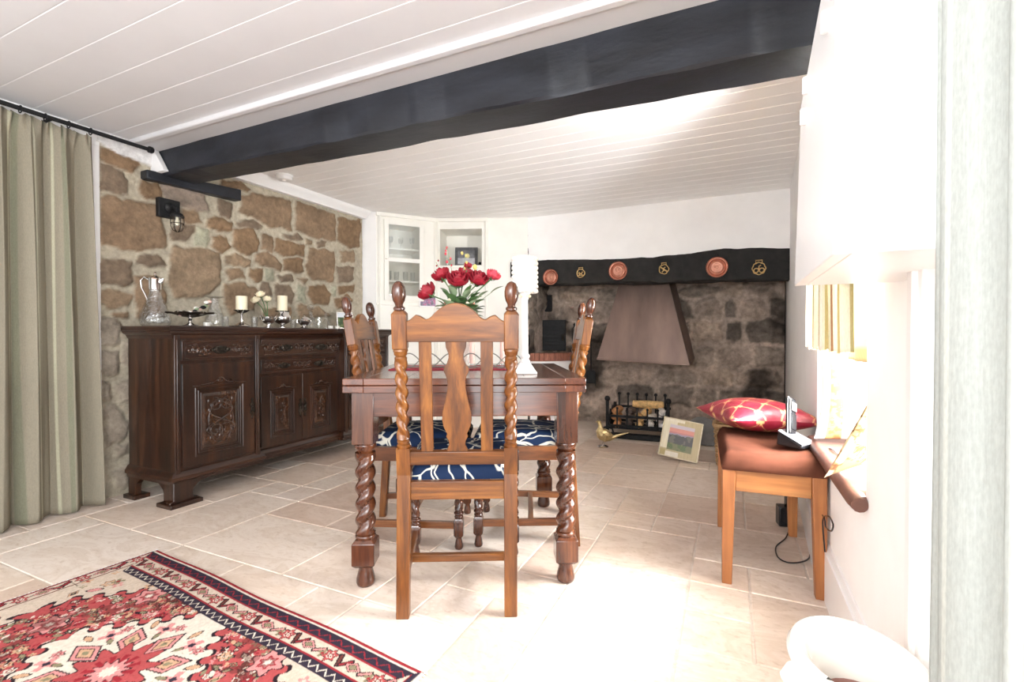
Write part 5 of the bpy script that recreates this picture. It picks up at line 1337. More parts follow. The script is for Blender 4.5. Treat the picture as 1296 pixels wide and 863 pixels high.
# brasses and copper plates along the mantel beam
def roundel(name, px, py, r, m, label, cat, grp, fret=False):
    p = on_y(px, py, 4.38); t = thing(name, tuple(p), 0, label, cat, grp)
    if not fret:
        MB().lathe([(0.0, 0.008), (r*0.50, 0.010), (r*0.58, 0.004), (r*0.68, 0.002), (r*0.76, 0.015), (r*0.84, 0.004), (r*0.93, 0.006), (r, 0.016), (r*0.98, -0.003), (0, -0.003)], 30, RX(90)).build('plate', M[m], t)
        b = MB(); b.tube([(r*0.30*math.cos(a)*(1+0.25*math.cos(3*a)), -0.009, r*0.36*math.sin(a)) for a in [6.283*i/24 for i in range(24)]], 0.003, 6, closed=True)
        b.ball((0, -0.008, 0), r*0.16, 10, 6, (1, 0.4, 1.2)); b.ball((r*0.22, -0.008, r*0.2), r*0.1, 8, 6, (1, 0.4, 1)); b.ball((-r*0.22, -0.008, r*0.16), r*0.1, 8, 6, (1, 0.4, 1))
        b.build('embossed_motif', M[m], t)
        MB().tube([(r*0.12*math.cos(a), -0.002, r+r*0.12+r*0.12*math.sin(a)) for a in [6.283*i/12 for i in range(12)]], 0.0025, 6, closed=True).build('hanging_ring', M['iron'], t)
    else:
        b = MB(); b.tube([(r*math.cos(a)*(1+0.05*math.cos(fret*a)), -0.004, r*math.sin(a)*(1+0.05*math.cos(fret*a))) for a in [6.283*i/30 for i in range(30)]], 0.0045, 6, closed=True)
        b.build('rim', M[m], t)
        b = MB()
        if fret == 3: b.tube([(-r*0.6, -0.004, -r*0.1), (-r*0.35, -0.004, r*0.3), (-r*0.2, -0.004, -r*0.1), (r*0.2, -0.004, -r*0.1), (r*0.4, -0.004, r*0.35), (r*0.6, -0.004, r*0.2)], 0.0055, 6).tube([(-r*0.25, -0.004, -r*0.1), (-r*0.3, -0.004, -r*0.6)], 0.004, 6).tube([(r*0.25, -0.004, -r*0.1), (r*0.3, -0.004, -r*0.6)], 0.004, 6).tube([(-r*0.85, -0.004, -r*0.5), (r*0.85, -0.004, -r*0.5)], 0.004, 6)
        elif fret == 5: b.tube([(-r*0.7, -0.004, r*0.5), (-r*0.2, -0.004, r*0.1), (r*0.1, -0.004, -r*0.1), (r*0.7, -0.004, -r*0.5)], 0.007, 6).tube([(-r*0.2, -0.004, r*0.1), (r*0.3, -0.004, r*0.5)], 0.005, 6).tube([(r*0.1, -0.004, -r*0.1), (-r*0.4, -0.004, -r*0.6)], 0.005, 6)
        else: b.tube(spiral(-r*0.42, -r*0.35, r*0.42, r*0.3, 0, 1, -0.004), 0.005, 6).tube(spiral(r*0.42, -r*0.35, r*0.42, r*0.3, 0, 1, -0.004), 0.005, 6).tube([(0, -0.004, -r*0.1), (0, -0.004, r*0.4), (r*0.3, -0.004, r*0.55)], 0.005, 6)
        b.build('fretwork', M[m], t)
        b = MB(); b.tube([(-r*0.45, -0.003, r*0.9), (-r*0.5, -0.003, r*1.4), (r*0.5, -0.003, r*1.4), (r*0.45, -0.003, r*0.9)], 0.0045, 6); b.build('strap_loop', M[m], t)
CP = 'copper plates on the mantel beam'; HB = 'horse brasses on the mantel beam'
roundel('copper_plate', 697, 351, 0.077, 'copper', 'small copper plate at the left end of the mantel beam', 'plate', CP)
roundel('copper_plate', 782, 343, 0.085, 'copper', 'copper plate on the beam above the left edge of the fireplace hood', 'plate', CP)
roundel('copper_plate', 907, 338.5, 0.087, 'copper', 'largest and brightest copper plate, right of the hood on the beam', 'plate', CP)
roundel('horse_brass', 735, 346, 0.038, 'brass', 'round horse brass between the two left copper plates', 'horse brass', HB, 3)
roundel('horse_brass', 840, 341, 0.040, 'brass', 'horse brass with crossed bars, between the middle and right copper plates', 'horse brass', HB, 5)
roundel('horse_brass', 960, 340, 0.048, 'brass', 'large horse brass at the right end of the mantel beam', 'horse brass', HB, 8)
# gilt pheasant
ph = thing('pheasant_figurine', tuple(on_z(762, 566, 0)), R(12), 'gilt metal pheasant figurine standing on the floor before the fire', 'figurine')
def body_fn(u, v):
    keys = [(-0.022,0.215,0.002),(-0.030,0.212,0.010),(-0.024,0.205,0.014),(-0.016,0.188,0.012),(-0.012,0.165,0.016),(-0.008,0.135,0.034),(0.008,0.105,0.044),(0.035,0.088,0.040),(0.062,0.082,0.026),(0.085,0.082,0.015),(0.12,0.098,0.010),(0.17,0.115,0.007),(0.215,0.128,0.002)]
    t = v*(len(keys)-1); i = min(int(t), len(keys)-2); f = t-i; f = f*f*(3-2*f)
    x, z, r = [keys[i][q]*(1-f)+keys[i+1][q]*f for q in range(3)]
    a = 2*math.pi*u; tx = keys[i+1][0]-keys[i][0]; tz = keys[i+1][1]-keys[i][1]; l = math.hypot(tx, tz); nx, nz = -tz/l, tx/l
    r *= (1.22 if v < 0.75 else 1.1)
    return (x + nx*r*math.cos(a), r*0.85*math.sin(a), z + nz*r*math.cos(a))
MB().surf(body_fn, 18, 70, closeu=True).build('body', M['gold'], ph, ang=180)
MB().tube([(-0.034, 0, 0.212), (-0.048, 0, 0.207), (-0.054, 0, 0.200)], [0.006, 0.004, 0.001], 8).build('beak', M['gold'], ph)
for s in (-1, 1):
    MB().surf(lambda u, v: (0.0+0.095*v, s*(0.034-0.020*v*v)*1.05 + s*0.006*math.sin(math.pi*u), 0.128-0.03*v + (u-0.5)*0.055*math.sin(math.pi*min(1, 0.12+v))), 8, 14).build('wing', M['gold'], ph, solid=0.004, ang=180)
    b = MB(); x = 0.012+s*0.006; b.tube([(x, s*0.016, 0.09), (x+0.006, s*0.016, 0.045), (x, s*0.018, 0.014)], [0.011, 0.006, 0.005], 8)
    for g in (-0.5, 0, 0.5): b.tube([(x, s*0.018, 0.014), (x-0.026*math.cos(g), s*0.018+0.02*math.sin(g), 0.009)], [0.004, 0.003], 6)
    b.build('leg', M['silver'], ph)
MB().lathe([(0, 0), (0.042, 0), (0.046, 0.006), (0.036, 0.012), (0, 0.012)], 18, T(Vector((0.008, 0, 0)))).build('base', M['silver'], ph)
# leaning landscape picture on the floor
def land(u, v):
    n = fbm(u*6, v*6, 5, 44); c = np.zeros(u.shape+(3,)); c[:] = lin(150,140,160)
    c[v > 0.86] = lin(206,196,204); sky = (v > 0.66) & (v <= 0.86); c[sky] = lin(218,150,136); c[(v > 0.62+0.08*n) & (v < 0.72)] = lin(196,130,130)
    hill = v < 0.50+0.22*n; c[hill] = lin(84,82,80); c[hill & (n > 0.52)] = lin(110,106,96); g = v < 0.22+0.1*n-0.1*u*0; c[g] = lin(96,110,72); c[g & (n > 0.5)] = lin(120,120,86)
    return c
def mount(u, v):
    c = np.zeros(u.shape+(3,)); c[:] = lin(186,170,132)
    c[(u < 0.35) & (v > 0.2)] = lin(222,214,190); c[(v > 0.93) & (u < 0.55)] = lin(226,218,198); c[(u < 0.14) & (v < 0.16)] = lin(176,158,110); c[(v < 0.12) & (u > 0.15) & (u < 0.5)] = lin(220,212,196)
    inn = (u > 0.17) & (u < 0.83) & (v > 0.17) & (v < 0.86)
    uu = np.clip((u-0.17)/0.66, 0, 1); vv = np.clip((v-0.17)/0.69, 0, 1); L_ = land(uu, vv)
    return np.where(inn[..., None], L_, c*(0.9+0.2*fbm(u*40, v*4, 2, 3))[..., None])
M['pale_gilt'] = plain('pale_gilt_frame', (0.56, 0.48, 0.32), 0.4, var=0.15, metal=0.3, nscale=40)
pa, pb_ = on_z(838, 576, 0.04), on_z(883, 587, 0.003); ang = math.degrees(math.atan2(pb_.y-pa.y, pb_.x-pa.x))
t = picture('picture_frame', 0.275, 0.285, T(pb_) @ RZ(ang) @ RX(-14) @ RY(8) @ T(Vector((-0.1375, 0, 0))), 0.007, M['pale_gilt'], mount, 'landscape picture in a pale gilt frame leaning on the floor by the hearth', n=110)
MB().add([(0.0,0.0,0.20),(0.06,0.0,0.20),(0.10,0.105,0.028),(0.02,0.105,0.028),(0.0,0.006,0.20),(0.06,0.006,0.20),(0.10,0.111,0.028),(0.02,0.111,0.028)], [(0,1,2,3),(7,6,5,4),(0,4,5,1),(1,5,6,2),(2,6,7,3),(3,7,4,0)]).build('strut', M['iron'], t)
# wicker basket behind the stool
wk = thing('wicker_basket', (0.07, 3.78, 0), 0, 'honey wicker basket on the floor behind the brown velvet stool', 'basket')
M['wicker'] = plain('wicker', (0.40, 0.25, 0.12), 0.7, var=0.35, nscale=60, bump=0.5)
b = MB()
for k in range(16):
    z = 0.010 + k*0.017; w = 0.165 + 0.018*k/16; dd_ = 0.14; pts = []
    for i in range(72):
        a = 6.283*i/72; c_, s_ = math.cos(a), math.sin(a); e = 0.35
        x = w*math.copysign(abs(c_)**e, c_); y = dd_*math.copysign(abs(s_)**e, s_); o_ = 0.006*(1 if (i//3+k) % 2 else -1)
        pts.append((x+o_*c_, y+o_*s_, z))
    b.tube(pts, 0.0085, 6, closed=True)
b.build('weave', M['wicker'], wk)
MB().box(-0.155, 0.155, -0.13, 0.13, 0.0, 0.012).build('base', M['wicker'], wk)
b = MB(); b.tube([(0.19*math.copysign(abs(math.cos(a))**0.35, math.cos(a)), 0.148*math.copysign(abs(math.sin(a))**0.35, math.sin(a)), 0.285) for a in [6.283*i/72 for i in range(72)]], 0.013, 8, closed=True); b.build('rim', M['wicker'], wk)

# ================================================================== WINDOW SEAT, CUSHIONS, PHONE
M['leather'] = plain('brown_seat_board', (0.115, 0.05, 0.035), 0.45, var=0.3, nscale=9, bump=0.25)
ws = thing('window_seat', (0, 0, 0), 0, 'brown wooden seat board with worn rounded end lining the window recess', 'window seat')
b = MB(); b.box(0.285, 0.84, 1.487, 1.84, sill+0.001, sill+0.035); b.build('seat_board', M['leather'], ws, bevel=0.012)
b = MB(); b.box(0.285, 0.84, 1.846, 2.252, sill+0.001, sill+0.035); b.build('seat_board', M['leather'], ws, bevel=0.012)
MB().tube([(0.292, 1.455, sill+0.008), (0.292, 1.49, sill+0.012), (0.292, 2.25, sill+0.012)], [0.019, 0.024, 0.024], 12).build('nosing', M['leather'], ws)
def pillow(name, w, h, th, colfn, Mx, label, n=120, tips=0.06, m='paint', flat=0.9, diag=None, backfn=None):
    v, u = np.mgrid[-1:1:n*1j, -1:1:n*1j]
    prof = np.clip((1-np.abs(u)**2.6)*(1-np.abs(v)**2.6), 0, 1)**0.55
    wr = 1 + 0.06*(fbm((u+2)*3, (v+2)*3, 3, 7)-0.5)
    pin = 1 + tips*(np.abs(u*v)**2) - 0.05*(1-np.abs(u)**2)*(np.abs(v) > 0.0)*np.abs(v)**4 - 0.05*(1-np.abs(v)**2)*np.abs(u)**4
    X = u*w/2*pin; Y = v*h/2*pin; Z = th/2*prof*wr
    if diag: X, Y = (X+Y)/w*diag[0]/2, (Y-X)/w*diag[1]/2
    t = thing(name, (0, 0, 0), 0, label, 'cushion'); t.matrix_world = Mx
    grid_obj('cover', np.stack([X, Y, Z], -1), colfn((u+1)/2, (v+1)/2), M[m], t)
    grid_obj('back_cover', np.stack([X[:, ::-1], Y[:, ::-1], -Z[:, ::-1]*flat], -1), (backfn or colfn)((u+1)/2, (v+1)/2), M[m], t)
    return t
M['satin'] = painted('satin_cloth', 0.42, nscale=30, var=0.12, bump=0.3, bd=0.01, spec=0.6)
def redc(u, v):
    c = np.zeros(u.shape+(3,)); c[:] = lin(140,28,48); gold = np.array(lin(214,170,116))
    p, q = (u+v)*3.2, (u-v)*3.2
    l1 = (np.abs(((p+0.5) % 1)-0.5) < 0.028) | (np.abs(((q+0.5) % 1)-0.5) < 0.028); c[l1] = gold*0.8
    dp, dq = ((p+0.5) % 1)-0.5, ((q+0.5) % 1)-0.5
    du, dv = (dp+dq)/2, (dp-dq)/2
    fl = (np.hypot(du, dv-0.05) < 0.055) | ((np.abs(du) < 0.022) & (np.abs(dv) < 0.15)) | ((np.abs(dv-0.03) < 0.022) & (np.abs(du) < 0.11)) | ((np.abs(dv+0.12) < 0.02) & (np.abs(du) < 0.06)); c[fl] = gold
    return c
cx_ = W(1.10, 2.155)
pillow('cushion', 0.4, 0.4, 0.145, redc, T(Vector((cx_.x, cx_.y, 0.563))) @ RZ(YAW-50), 'crimson cushion with gold lattice lying on the brown stool', m='satin', n=150, tips=0.10, diag=(0.53, 0.42))
def whitec(u, v):
    c = np.zeros(u.shape+(3,)); c[:] = (0.64, 0.63, 0.62); n = fbm(u*30, v*30, 3, 4); s = (u < 0.17) & (u > 0.06); c[s] = lin(176,140,92); c[s & (n > 0.5)] = lin(150,108,66)
    m = (np.hypot(u-0.62, v-0.52) < 0.055) & (n > 0.48); c[m] = lin(214,206,150); return c
pillow('cushion', 0.42, 0.34, 0.13, whitec, T(Vector((0.51, 2.15, 0.695))) @ RX(78) @ RZ(-3), 'white cushion with a gold band propped at the far end of the window seat', tips=0.05)
def goldc(u, v):
    c = np.zeros(u.shape+(3,)); c[:] = lin(160,132,92); n = fbm(u*10, v*10, 3, 4); c[np.abs(n-0.5) < 0.03] = lin(112,74,44); c[n > 0.60] = lin(200,184,148); return c
plainw = lambda u, v: np.full(u.shape+(3,), 0.8)
pillow('cushion', 0.36, 0.30, 0.05, goldc, T(Vector((0.395, 1.675, 0.672))) @ RZ(55) @ RX(115), 'brown gold cushion with a white back leaning at the near end of the window seat', n=80, backfn=None)
tel = thing('cordless_phone', (0.22, 2.155, 0.489), R(YAW+28), 'black and silver cordless phone on its base on the brown stool', 'phone')
M['black_plastic'] = plain('black_plastic', (0.012, 0.012, 0.014), 0.25, var=0.1, bump=0)
M['grey_plastic'] = plain('silver_plastic', (0.30, 0.30, 0.32), 0.35, var=0.05, bump=0, metal=0.3)
b = MB(); b.add([(-0.045,-0.055,0),(0.045,-0.055,0),(0.04,0.05,0),(-0.04,0.05,0),(-0.045,-0.058,0.018),(0.045,-0.058,0.018),(0.036,0.045,0.055),(-0.036,0.045,0.055)], [(3,2,1,0),(4,5,6,7),(0,1,5,4),(1,2,6,5),(2,3,7,6),(3,0,4,7)]); b.build('base', M['black_plastic'], tel, bevel=0.006)
b = MB(); b.add([(-0.047,-0.060,0.018),(0.047,-0.060,0.018),(0.038,0.046,0.056),(-0.038,0.046,0.056),(-0.043,-0.055,0.024),(0.043,-0.055,0.024),(0.034,0.042,0.061),(-0.034,0.042,0.061)], [(3,2,1,0),(4,5,6,7),(0,1,5,4),(1,2,6,5),(2,3,7,6),(3,0,4,7)]); b.build('base_rim', M['grey_plastic'], tel, bevel=0.002)
Hm = T(Vector((-0.006, 0.012, 0.042))) @ RY(20) @ RX(-12)
h_ = MB().box(-0.023, 0.023, -0.012, 0.010, 0, 0.150, Hm).build('handset', M['black_plastic'], tel, bevel=0.008)
MB().box(-0.024, 0.024, -0.0035, 0.0, 0.003, 0.152, Hm).build('silver_edge', M['grey_plastic'], tel, bevel=0.001)
MB().box(-0.017, 0.017, -0.0155, -0.013, 0.095, 0.13, Hm).build('screen', M['slate'], tel)
MB().box(-0.015, 0.015, -0.0155, -0.013, 0.02, 0.085, Hm).build('keypad', M['black_plastic'], tel, bevel=0.001)
def cord(name, pts, r, m, label):
    P = [Vector(p) for p in pts]; out = []
    for i in range(len(P)-1):
        p0, p1, p2, p3 = P[max(i-1, 0)], P[i], P[i+1], P[min(i+2, len(P)-1)]
        for k in range(8):
            t = k/8; out.append(0.5*((2*p1)+(p2-p0)*t+(2*p0-5*p1+4*p2-p3)*t*t+(3*p1-p0-3*p2+p3)*t*t*t))
    out.append(P[-1]); o = MB().tube(out, r, 6).build(name, m); return tag(o, label, 'cable')
cord('phone_cable', [(0.25, 2.19, 0.505), (0.285, 2.15, 0.51), (0.305, 2.08, 0.50), (0.315, 1.98, 0.525), (0.33, 1.86, 0.524), (0.37, 1.80, 0.524)], 0.003, M['grey_plastic'], 'pale grey phone cable running from the stool onto the window seat')
ad = thing('power_adaptor', (0.235, 2.66, 0), R(12), 'black plug adaptor standing on the floor behind the stool', 'power adaptor')
MB().box(-0.035, 0.03, -0.03, 0.03, 0, 0.095).build('body', M['black_plastic'], ad, bevel=0.005)
MB().box(0.0, 0.04, -0.02, 0.02, 0.095, 0.165).build('plug', M['black_plastic'], ad, bevel=0.005)
p = [on_z(x, y, 0.005) for x, y in [(1001, 668), (996, 682), (984, 693), (986, 706), (998, 713), (1014, 713), (1026, 707), (1028, 690)]]
cord('power_cable', p, 0.003, M['black_plastic'], 'thin black cable looped on the stone floor under the stool')
cord('power_cable', [on_x(x, y, 0.285) for x, y in [(1046, 700), (1043, 660), (1050, 654), (1056, 664), (1054, 673), (1047, 668), (1044, 655), (1030, 640)]], 0.0025, M['black_plastic'], 'thin black cable hanging in a loop against the right wall')

# ================================================================== LILY VASE (bottom right)
lv = thing('lily_vase', (0.190, 0.93, 0), 0, 'large white ceramic vase shaped like a calla lily by the right wall', 'vase')
lv.scale = (0.8, 0.8, 1.16)
M['lily_in'] = plain('throat_shade_brown', (0.36, 0.20, 0.17), 0.3, var=0.1, bump=0)  # shade down inside the throat, put into a brown colour
def lily(u, v):
    # u: round the flower with overlap, v: up the outside, over the rim and down the throat
    th = -2.75 + u*(2*math.pi*1.08)
    ks = [(0.055,0.0),(0.058,0.015),(0.040,0.06),(0.042,0.14),(0.052,0.22),(0.068,0.275),(0.092,0.305),(0.113,0.318),(0.122,0.330),(0.114,0.344),(0.103,0.347),(0.090,0.338),(0.079,0.322),(0.072,0.302),(0.066,0.275),(0.060,0.24)]
    t = v*(len(ks)-1); i = min(int(t), len(ks)-2); f = t-i
    r = ks[i][0]*(1-f)+ks[i+1][0]*f; z = ks[i][1]*(1-f)+ks[i+1][1]*f
    lip = max(0, 1-abs(v-0.53)/0.35)
    tip = math.exp(-((u-0.015)/0.06)**2)
    r += 0.008*u*(0.4+lip) + lip*tip*0.042; z += lip*0.016*math.sin(th-0.6) - lip*tip*0.012
    return (r*math.cos(th), r*math.sin(th), z)
MB().surf(lily, 110, 90).build('flower', M['ceramic'], lv, ang=180)
MB().surf(lambda u, v: ((0.016*(1-v)+0.006)*math.cos(6.283*u) - 0.075 - 0.02*v, (0.013*(1-v)+0.004)*math.sin(6.283*u) - 0.072 - 0.012*v, 0.22+0.062*v), 16, 14, closeu=True).build('furled_edge', M['ceramic'], lv, ang=180)
MB().lathe([(0, 0.262), (0.0640, 0.262), (0.0665, 0.285)], 24, cap=False).build('throat', M['lily_in'], lv)

# ================================================================== ON THE TABLE
TZ = LT
def tw(xc, d): p = W(xc, d, TZ); return p
rn = MB(); rn.box(-0.34, 0.26, -0.15, 0.15, 0, 0.0045)
o = rn.build('table_runner', plain('crimson_cloth', (0.30, 0.014, 0.03), 0.8, var=0.15, nscale=80), bevel=0.0015); o.matrix_world = T(tw(-0.21, 2.26)) @ RZ(TR); tag(o, 'crimson cloth runner lying across the polished table', 'table runner')
# roses in a vase
RV = tw(-0.245, 2.22); RV.z += 0.0045
vs_ = thing('flower_vase', tuple(RV), 0, 'white ceramic vase holding the red roses on the table', 'vase')
MB().lathe([(0.0, 0), (0.045, 0), (0.05, 0.01), (0.042, 0.03), (0.06, 0.10), (0.066, 0.16), (0.05, 0.21), (0.042, 0.235), (0.055, 0.26), (0.050, 0.26), (0.037, 0.235), (0.0, 0.225)], 28, cap=False).build('body', M['ceramic'], vs_)
def petal_mat(name, c): return plain(name, c, 0.55, var=0.25, nscale=18, bump=0.2)
M['rose'] = petal_mat('red_rose_petals', (0.30, 0.008, 0.022)); M['rose_pink'] = petal_mat('pink_rose_petals', (0.58, 0.05, 0.08)); M['rose_white'] = petal_mat('cream_rose_petals', (0.82, 0.72, 0.52))
M['leaf'] = plain('rose_leaf', (0.075, 0.15, 0.05), 0.5, var=0.4, nscale=20); M['leaf_pale'] = plain('pale_leaf', (0.26, 0.34, 0.20), 0.5, var=0.3, nscale=20)
M['yellow'] = petal_mat('yellow_petals', (0.75, 0.60, 0.18))
def rose(name, base, head, r, m, label, grp, stem=True, cat='rose', seed=0, tilt=None):
    base, head = Vector(base), Vector(head); rs = random.Random(seed)
    t = thing(name, tuple(base), 0, label, cat, grp); h = head-base
    dirn = (tilt if tilt else h).normalized(); q = Vector((0, 0, 1)).rotation_difference(dirn).to_matrix().to_4x4()
    Mx = T(h) @ q
    if stem: MB().tube([(0, 0, 0), h*0.5+Vector((0, 0, 0.02)), h-dirn*r*0.5], 0.003, 6).build('stem', M['leaf'], t)
    b = MB()
    for layer, (n, rr_, hh, op) in enumerate([(3, 0.34, 0.86, 0.0), (4, 0.58, 0.84, 0.06), (5, 0.82, 0.74, 0.14), (6, 1.05, 0.56, 0.30)]):
        for k in range(n):
            a0 = 6.283*k/n + layer*0.7 + rs.uniform(-0.2, 0.2); wd = 6.283/n*0.75
            def pf(u, v, a0=a0, wd=wd, rr_=rr_, hh=hh, op=op):
                a = a0 + (u-0.5)*wd*2*(0.55+0.45*math.sin(math.pi*min(1, v*0.9+0.1)))
                rad = r*rr_*(math.sin(math.pi*0.5*min(1, v*1.5))**0.8)*(1-0.28*(1-op*1.6)*v) + r*op*0.55*max(0, v-0.65)/0.35
                z = r*(-0.55 + (hh+0.55)*v) - r*0.22*(abs(u-0.5)*2)**2*v - (r*0.18*op*max(0, v-0.8)/0.2)
                return (rad*math.cos(a), rad*math.sin(a), z)
            b.surf(pf, 8, 9, Mx)
    b.build('petals', m, t, solid=0.0009, ang=180)
    b = MB()
    for k in range(5):
        a = 6.283*k/5
        b.surf(lambda u, v: ((r*0.2+r*0.5*v)*math.cos(a+(u-0.5)*0.9*(1-v)), (r*0.2+r*0.5*v)*math.sin(a+(u-0.5)*0.9*(1-v)), -r*0.62+r*0.35*v*v), 4, 6, Mx)
    b.lathe([(0, -r*0.75), (r*0.16, -r*0.7), (r*0.22, -r*0.58), (0, -r*0.5)], 10, Mx)
    b.build('calyx', M['leaf'], t, ang=180)
    return t
top0 = RV + Vector((0, 0, 0.235))
specs = [((542, 370), 0.0448, 2.19, 'rose', 'red rose drooping at the left edge of the bouquet', (-0.6, 0, 0.55)), ((559, 349), 0.0426, 2.24, 'rose', 'red rose at the upper left of the bouquet', None),
         ((580, 355), 0.0504, 2.18, 'rose', 'largest dark red rose at the centre front of the bouquet', (0, -0.6, 1)), ((589, 346), 0.0336, 2.30, 'rose', 'red rose tucked behind the centre one', None),
         ((605, 354), 0.0482, 2.20, 'rose', 'full red rose right of the bouquet centre', (0.3, -0.4, 1)), ((592, 337), 0.0202, 2.28, 'rose', 'small red rosebud at the top of the bouquet', None),
         ((624, 349), 0.0336, 2.18, 'rose_pink', 'pinkish rosebud standing out at the right of the bouquet', (0.5, 0, 1))]
for k, ((px, py), r, d_, m, lab, tl_) in enumerate(specs):
    u = (px-648)/605; hp = W(u*d_, d_, CAM_H-(py-425)/605*d_)
    tdir = None
    if tl_: tdir = Vector((CY*tl_[0]-SY*tl_[1]*1.0, SY*tl_[0]+CY*tl_[1], tl_[2]))
    bp = RV + Vector((0.018*math.cos(k*0.9), 0.018*math.sin(k*0.9), 0.232))
    rose('rose', bp, hp, r, M[m], lab, 'roses in the table bouquet', seed=k, tilt=tdir)
fo = thing('foliage_spray', tuple(top0), 0, 'green leaves and berry sprigs filling out the rose bouquet', 'foliage')
rs3 = random.Random(14)
def leaf(b, p, d, L, w, bend=0.2):
    d = d.normalized(); side = d.cross(Vector((0, 0, 1)));  side = side.normalized() if side.length > 0.01 else Vector((1, 0, 0)); up = side.cross(d)
    def f(u, v): 
        ww = w*math.sin(math.pi*min(1, 0.04+v*0.96))**0.8
        return tuple(p + d*L*v + side*(u-0.5)*ww*2 + up*(-bend*L*v*v + 0.25*ww*abs(u-0.5)*2))
    b.surf(f, 5, 9)
for k in range(46):
    a = rs3.uniform(0, 6.283); el = rs3.uniform(0.1, 1.3); L = rs3.uniform(0.045, 0.07)
    p = Vector((0.02*math.cos(a), 0.02*math.sin(a), rs3.uniform(-0.01, 0.06))); d = Vector((math.cos(a)*math.cos(el), math.sin(a)*math.cos(el), math.sin(el)))
    p2 = p + d*rs3.uniform(0.02, 0.07); b = MB(); b.tube([tuple(p), tuple(p2)], 0.0015, 5); leaf(b, p2, d, L, rs3.uniform(0.018, 0.028))
    b.build('leaf', M['leaf'] if k % 3 else M['leaf_pale'], fo, ang=180)
for k in range(18):
    a = k*0.35+0.2; p = Vector((0.03*math.cos(a), 0.03*math.sin(a), 0.0+0.004*(k % 5))); d = Vector((math.cos(a), math.sin(a), 0.35+0.25*(k % 3))); b = MB(); leaf(b, p, d, 0.085, 0.03, 0.35)
    b.build('leaf', M['leaf_pale'] if k % 2 else M['leaf'], fo, ang=180)
for (px, py, d_, L) in [(634, 361, 2.2, 0.07), (614, 369, 2.16, 0.06), (600, 381, 2.16, 0.05), (565, 383, 2.15, 0.06)]:
    u = (px-648)/605; hp = W(u*d_, d_, CAM_H-(py-425)/605*d_) - top0; b = MB(); b.tube([(0, 0, 0), tuple(hp*0.8)], 0.0015, 5); leaf(b, hp*0.75, hp+Vector((0, 0, 0.01)), L, 0.016); b.build('leaf', M['leaf_pale'], fo, ang=180)
def sprig(pts_px, m, rad, name, label, n):
    u0 = (pts_px[-1][0]-648)/605; d_ = 2.24; tip = W(u0*d_, d_, CAM_H-(pts_px[-1][1]-425)/605*d_) - top0
    t = thing(name, tuple(top0), 0, label, 'sprig', 'sprigs in the table bouquet')
    MB().tube([(0, 0, 0), tip*0.5+Vector((0, 0, 0.02)), tip], 0.0014, 5).build('stem', M['leaf_pale'], t)
    rs = random.Random(n)
    for k in range(n):
        f = 0.55+0.45*k/(n-1); c = tip*f + Vector((rs.uniform(-0.015, 0.015), rs.uniform(-0.015, 0.015), rs.uniform(-0.004, 0.01)))
        b = MB(); b.ball(tuple(c), rad*rs.uniform(0.7, 1.1), 8, 6, (1, 1, 1.3)); b.build('berry' if m != 'yellow' else 'bud', M[m], t)
sprig([(566, 313)], 'rose_pink', 0.0055, 'berry_sprig', 'tall thin sprig with pink berries at the left of the bouquet', 9)
sprig([(552, 332)], 'rose', 0.0045, 'berry_sprig', 'short sprig with red berries above the left rose', 6)
sprig([(589, 321)], 'yellow', 0.0065, 'yellow_sprig', 'tall sprig of yellow buds rising over the centre of the bouquet', 7)
sprig([(604, 341)], 'yellow', 0.012, 'yellow_sprig', 'short yellow bud sprig behind the right hand roses', 3)
for k in range(10):
    a = k*0.63; c = Vector((0.075*math.cos(a), 0.05*math.sin(a), 0.06+0.02*math.sin(k*2.1))); b = MB(); b.tube([(0, 0, 0), tuple(c)], 0.0013, 5); b.build('twig', M['leaf'], fo)
    b = MB(); b.ball(tuple(c), 0.008, 8, 6); b.build('berry', M['wax'] if k % 2 else M['copper'], fo)
# scrolled wire candle stand with two pink candles
cs = thing('candle_stand', tuple(tw(-0.225, 2.10)), R(TR), 'long grey scrolled wire candle stand behind the nearest chair', 'candle stand')
M['wire'] = plain('grey_wire', (0.22, 0.21, 0.19), 0.4, metal=0.6, var=0.2)
for s in (1, -1):
    MB().tube([(-0.27+0.54*i/80, 0, 0.045+s*0.030*math.sin(i/80*6.283*3.0)) for i in range(81)], 0.0028, 6).build('scroll', M['wire'], cs)
for x in (-0.27, 0.27, 0.0): MB().tube([(x, -0.04, 0.003), (x, -0.02, 0.008), (x, 0, 0.016), (x, 0.02, 0.008), (x, 0.04, 0.003)], 0.003, 6).build('foot', M['wire'], cs)
MB().tube([(-0.27, 0, 0.016), (0.27, 0, 0.016)], 0.0028, 6).build('rail', M['wire'], cs)
M['pink_wax'] = plain('pink_wax', (0.70, 0.46, 0.40), 0.45, var=0.08, bump=0)
for px, lab in ((597.5, 'pale pink candle seen behind the chair splat'), (636, 'pale pink candle beside the right post of the nearest chair')):
    u = (px-648)/605; d_ = 2.17; t = thing('dinner_candle', tuple(W(u*d_, d_, TZ+0.0045)), 0, lab, 'candle')
    MB().lathe([(0, 0), (0.024, 0), (0.022, 0.006), (0.014, 0.010), (0.015, 0.022), (0, 0.022)], 18).build('holder', M['glass'], t)
    MB().lathe([(0, 0.022), (0.0125, 0.022), (0.011, 0.195), (0.004, 0.200), (0, 0.200)], 16).build('wax', M['pink_wax'], t)
    MB().tube([(0, 0, 0.198), (0.001, 0, 0.208)], 0.001, 5).build('wick', M['iron'], t)
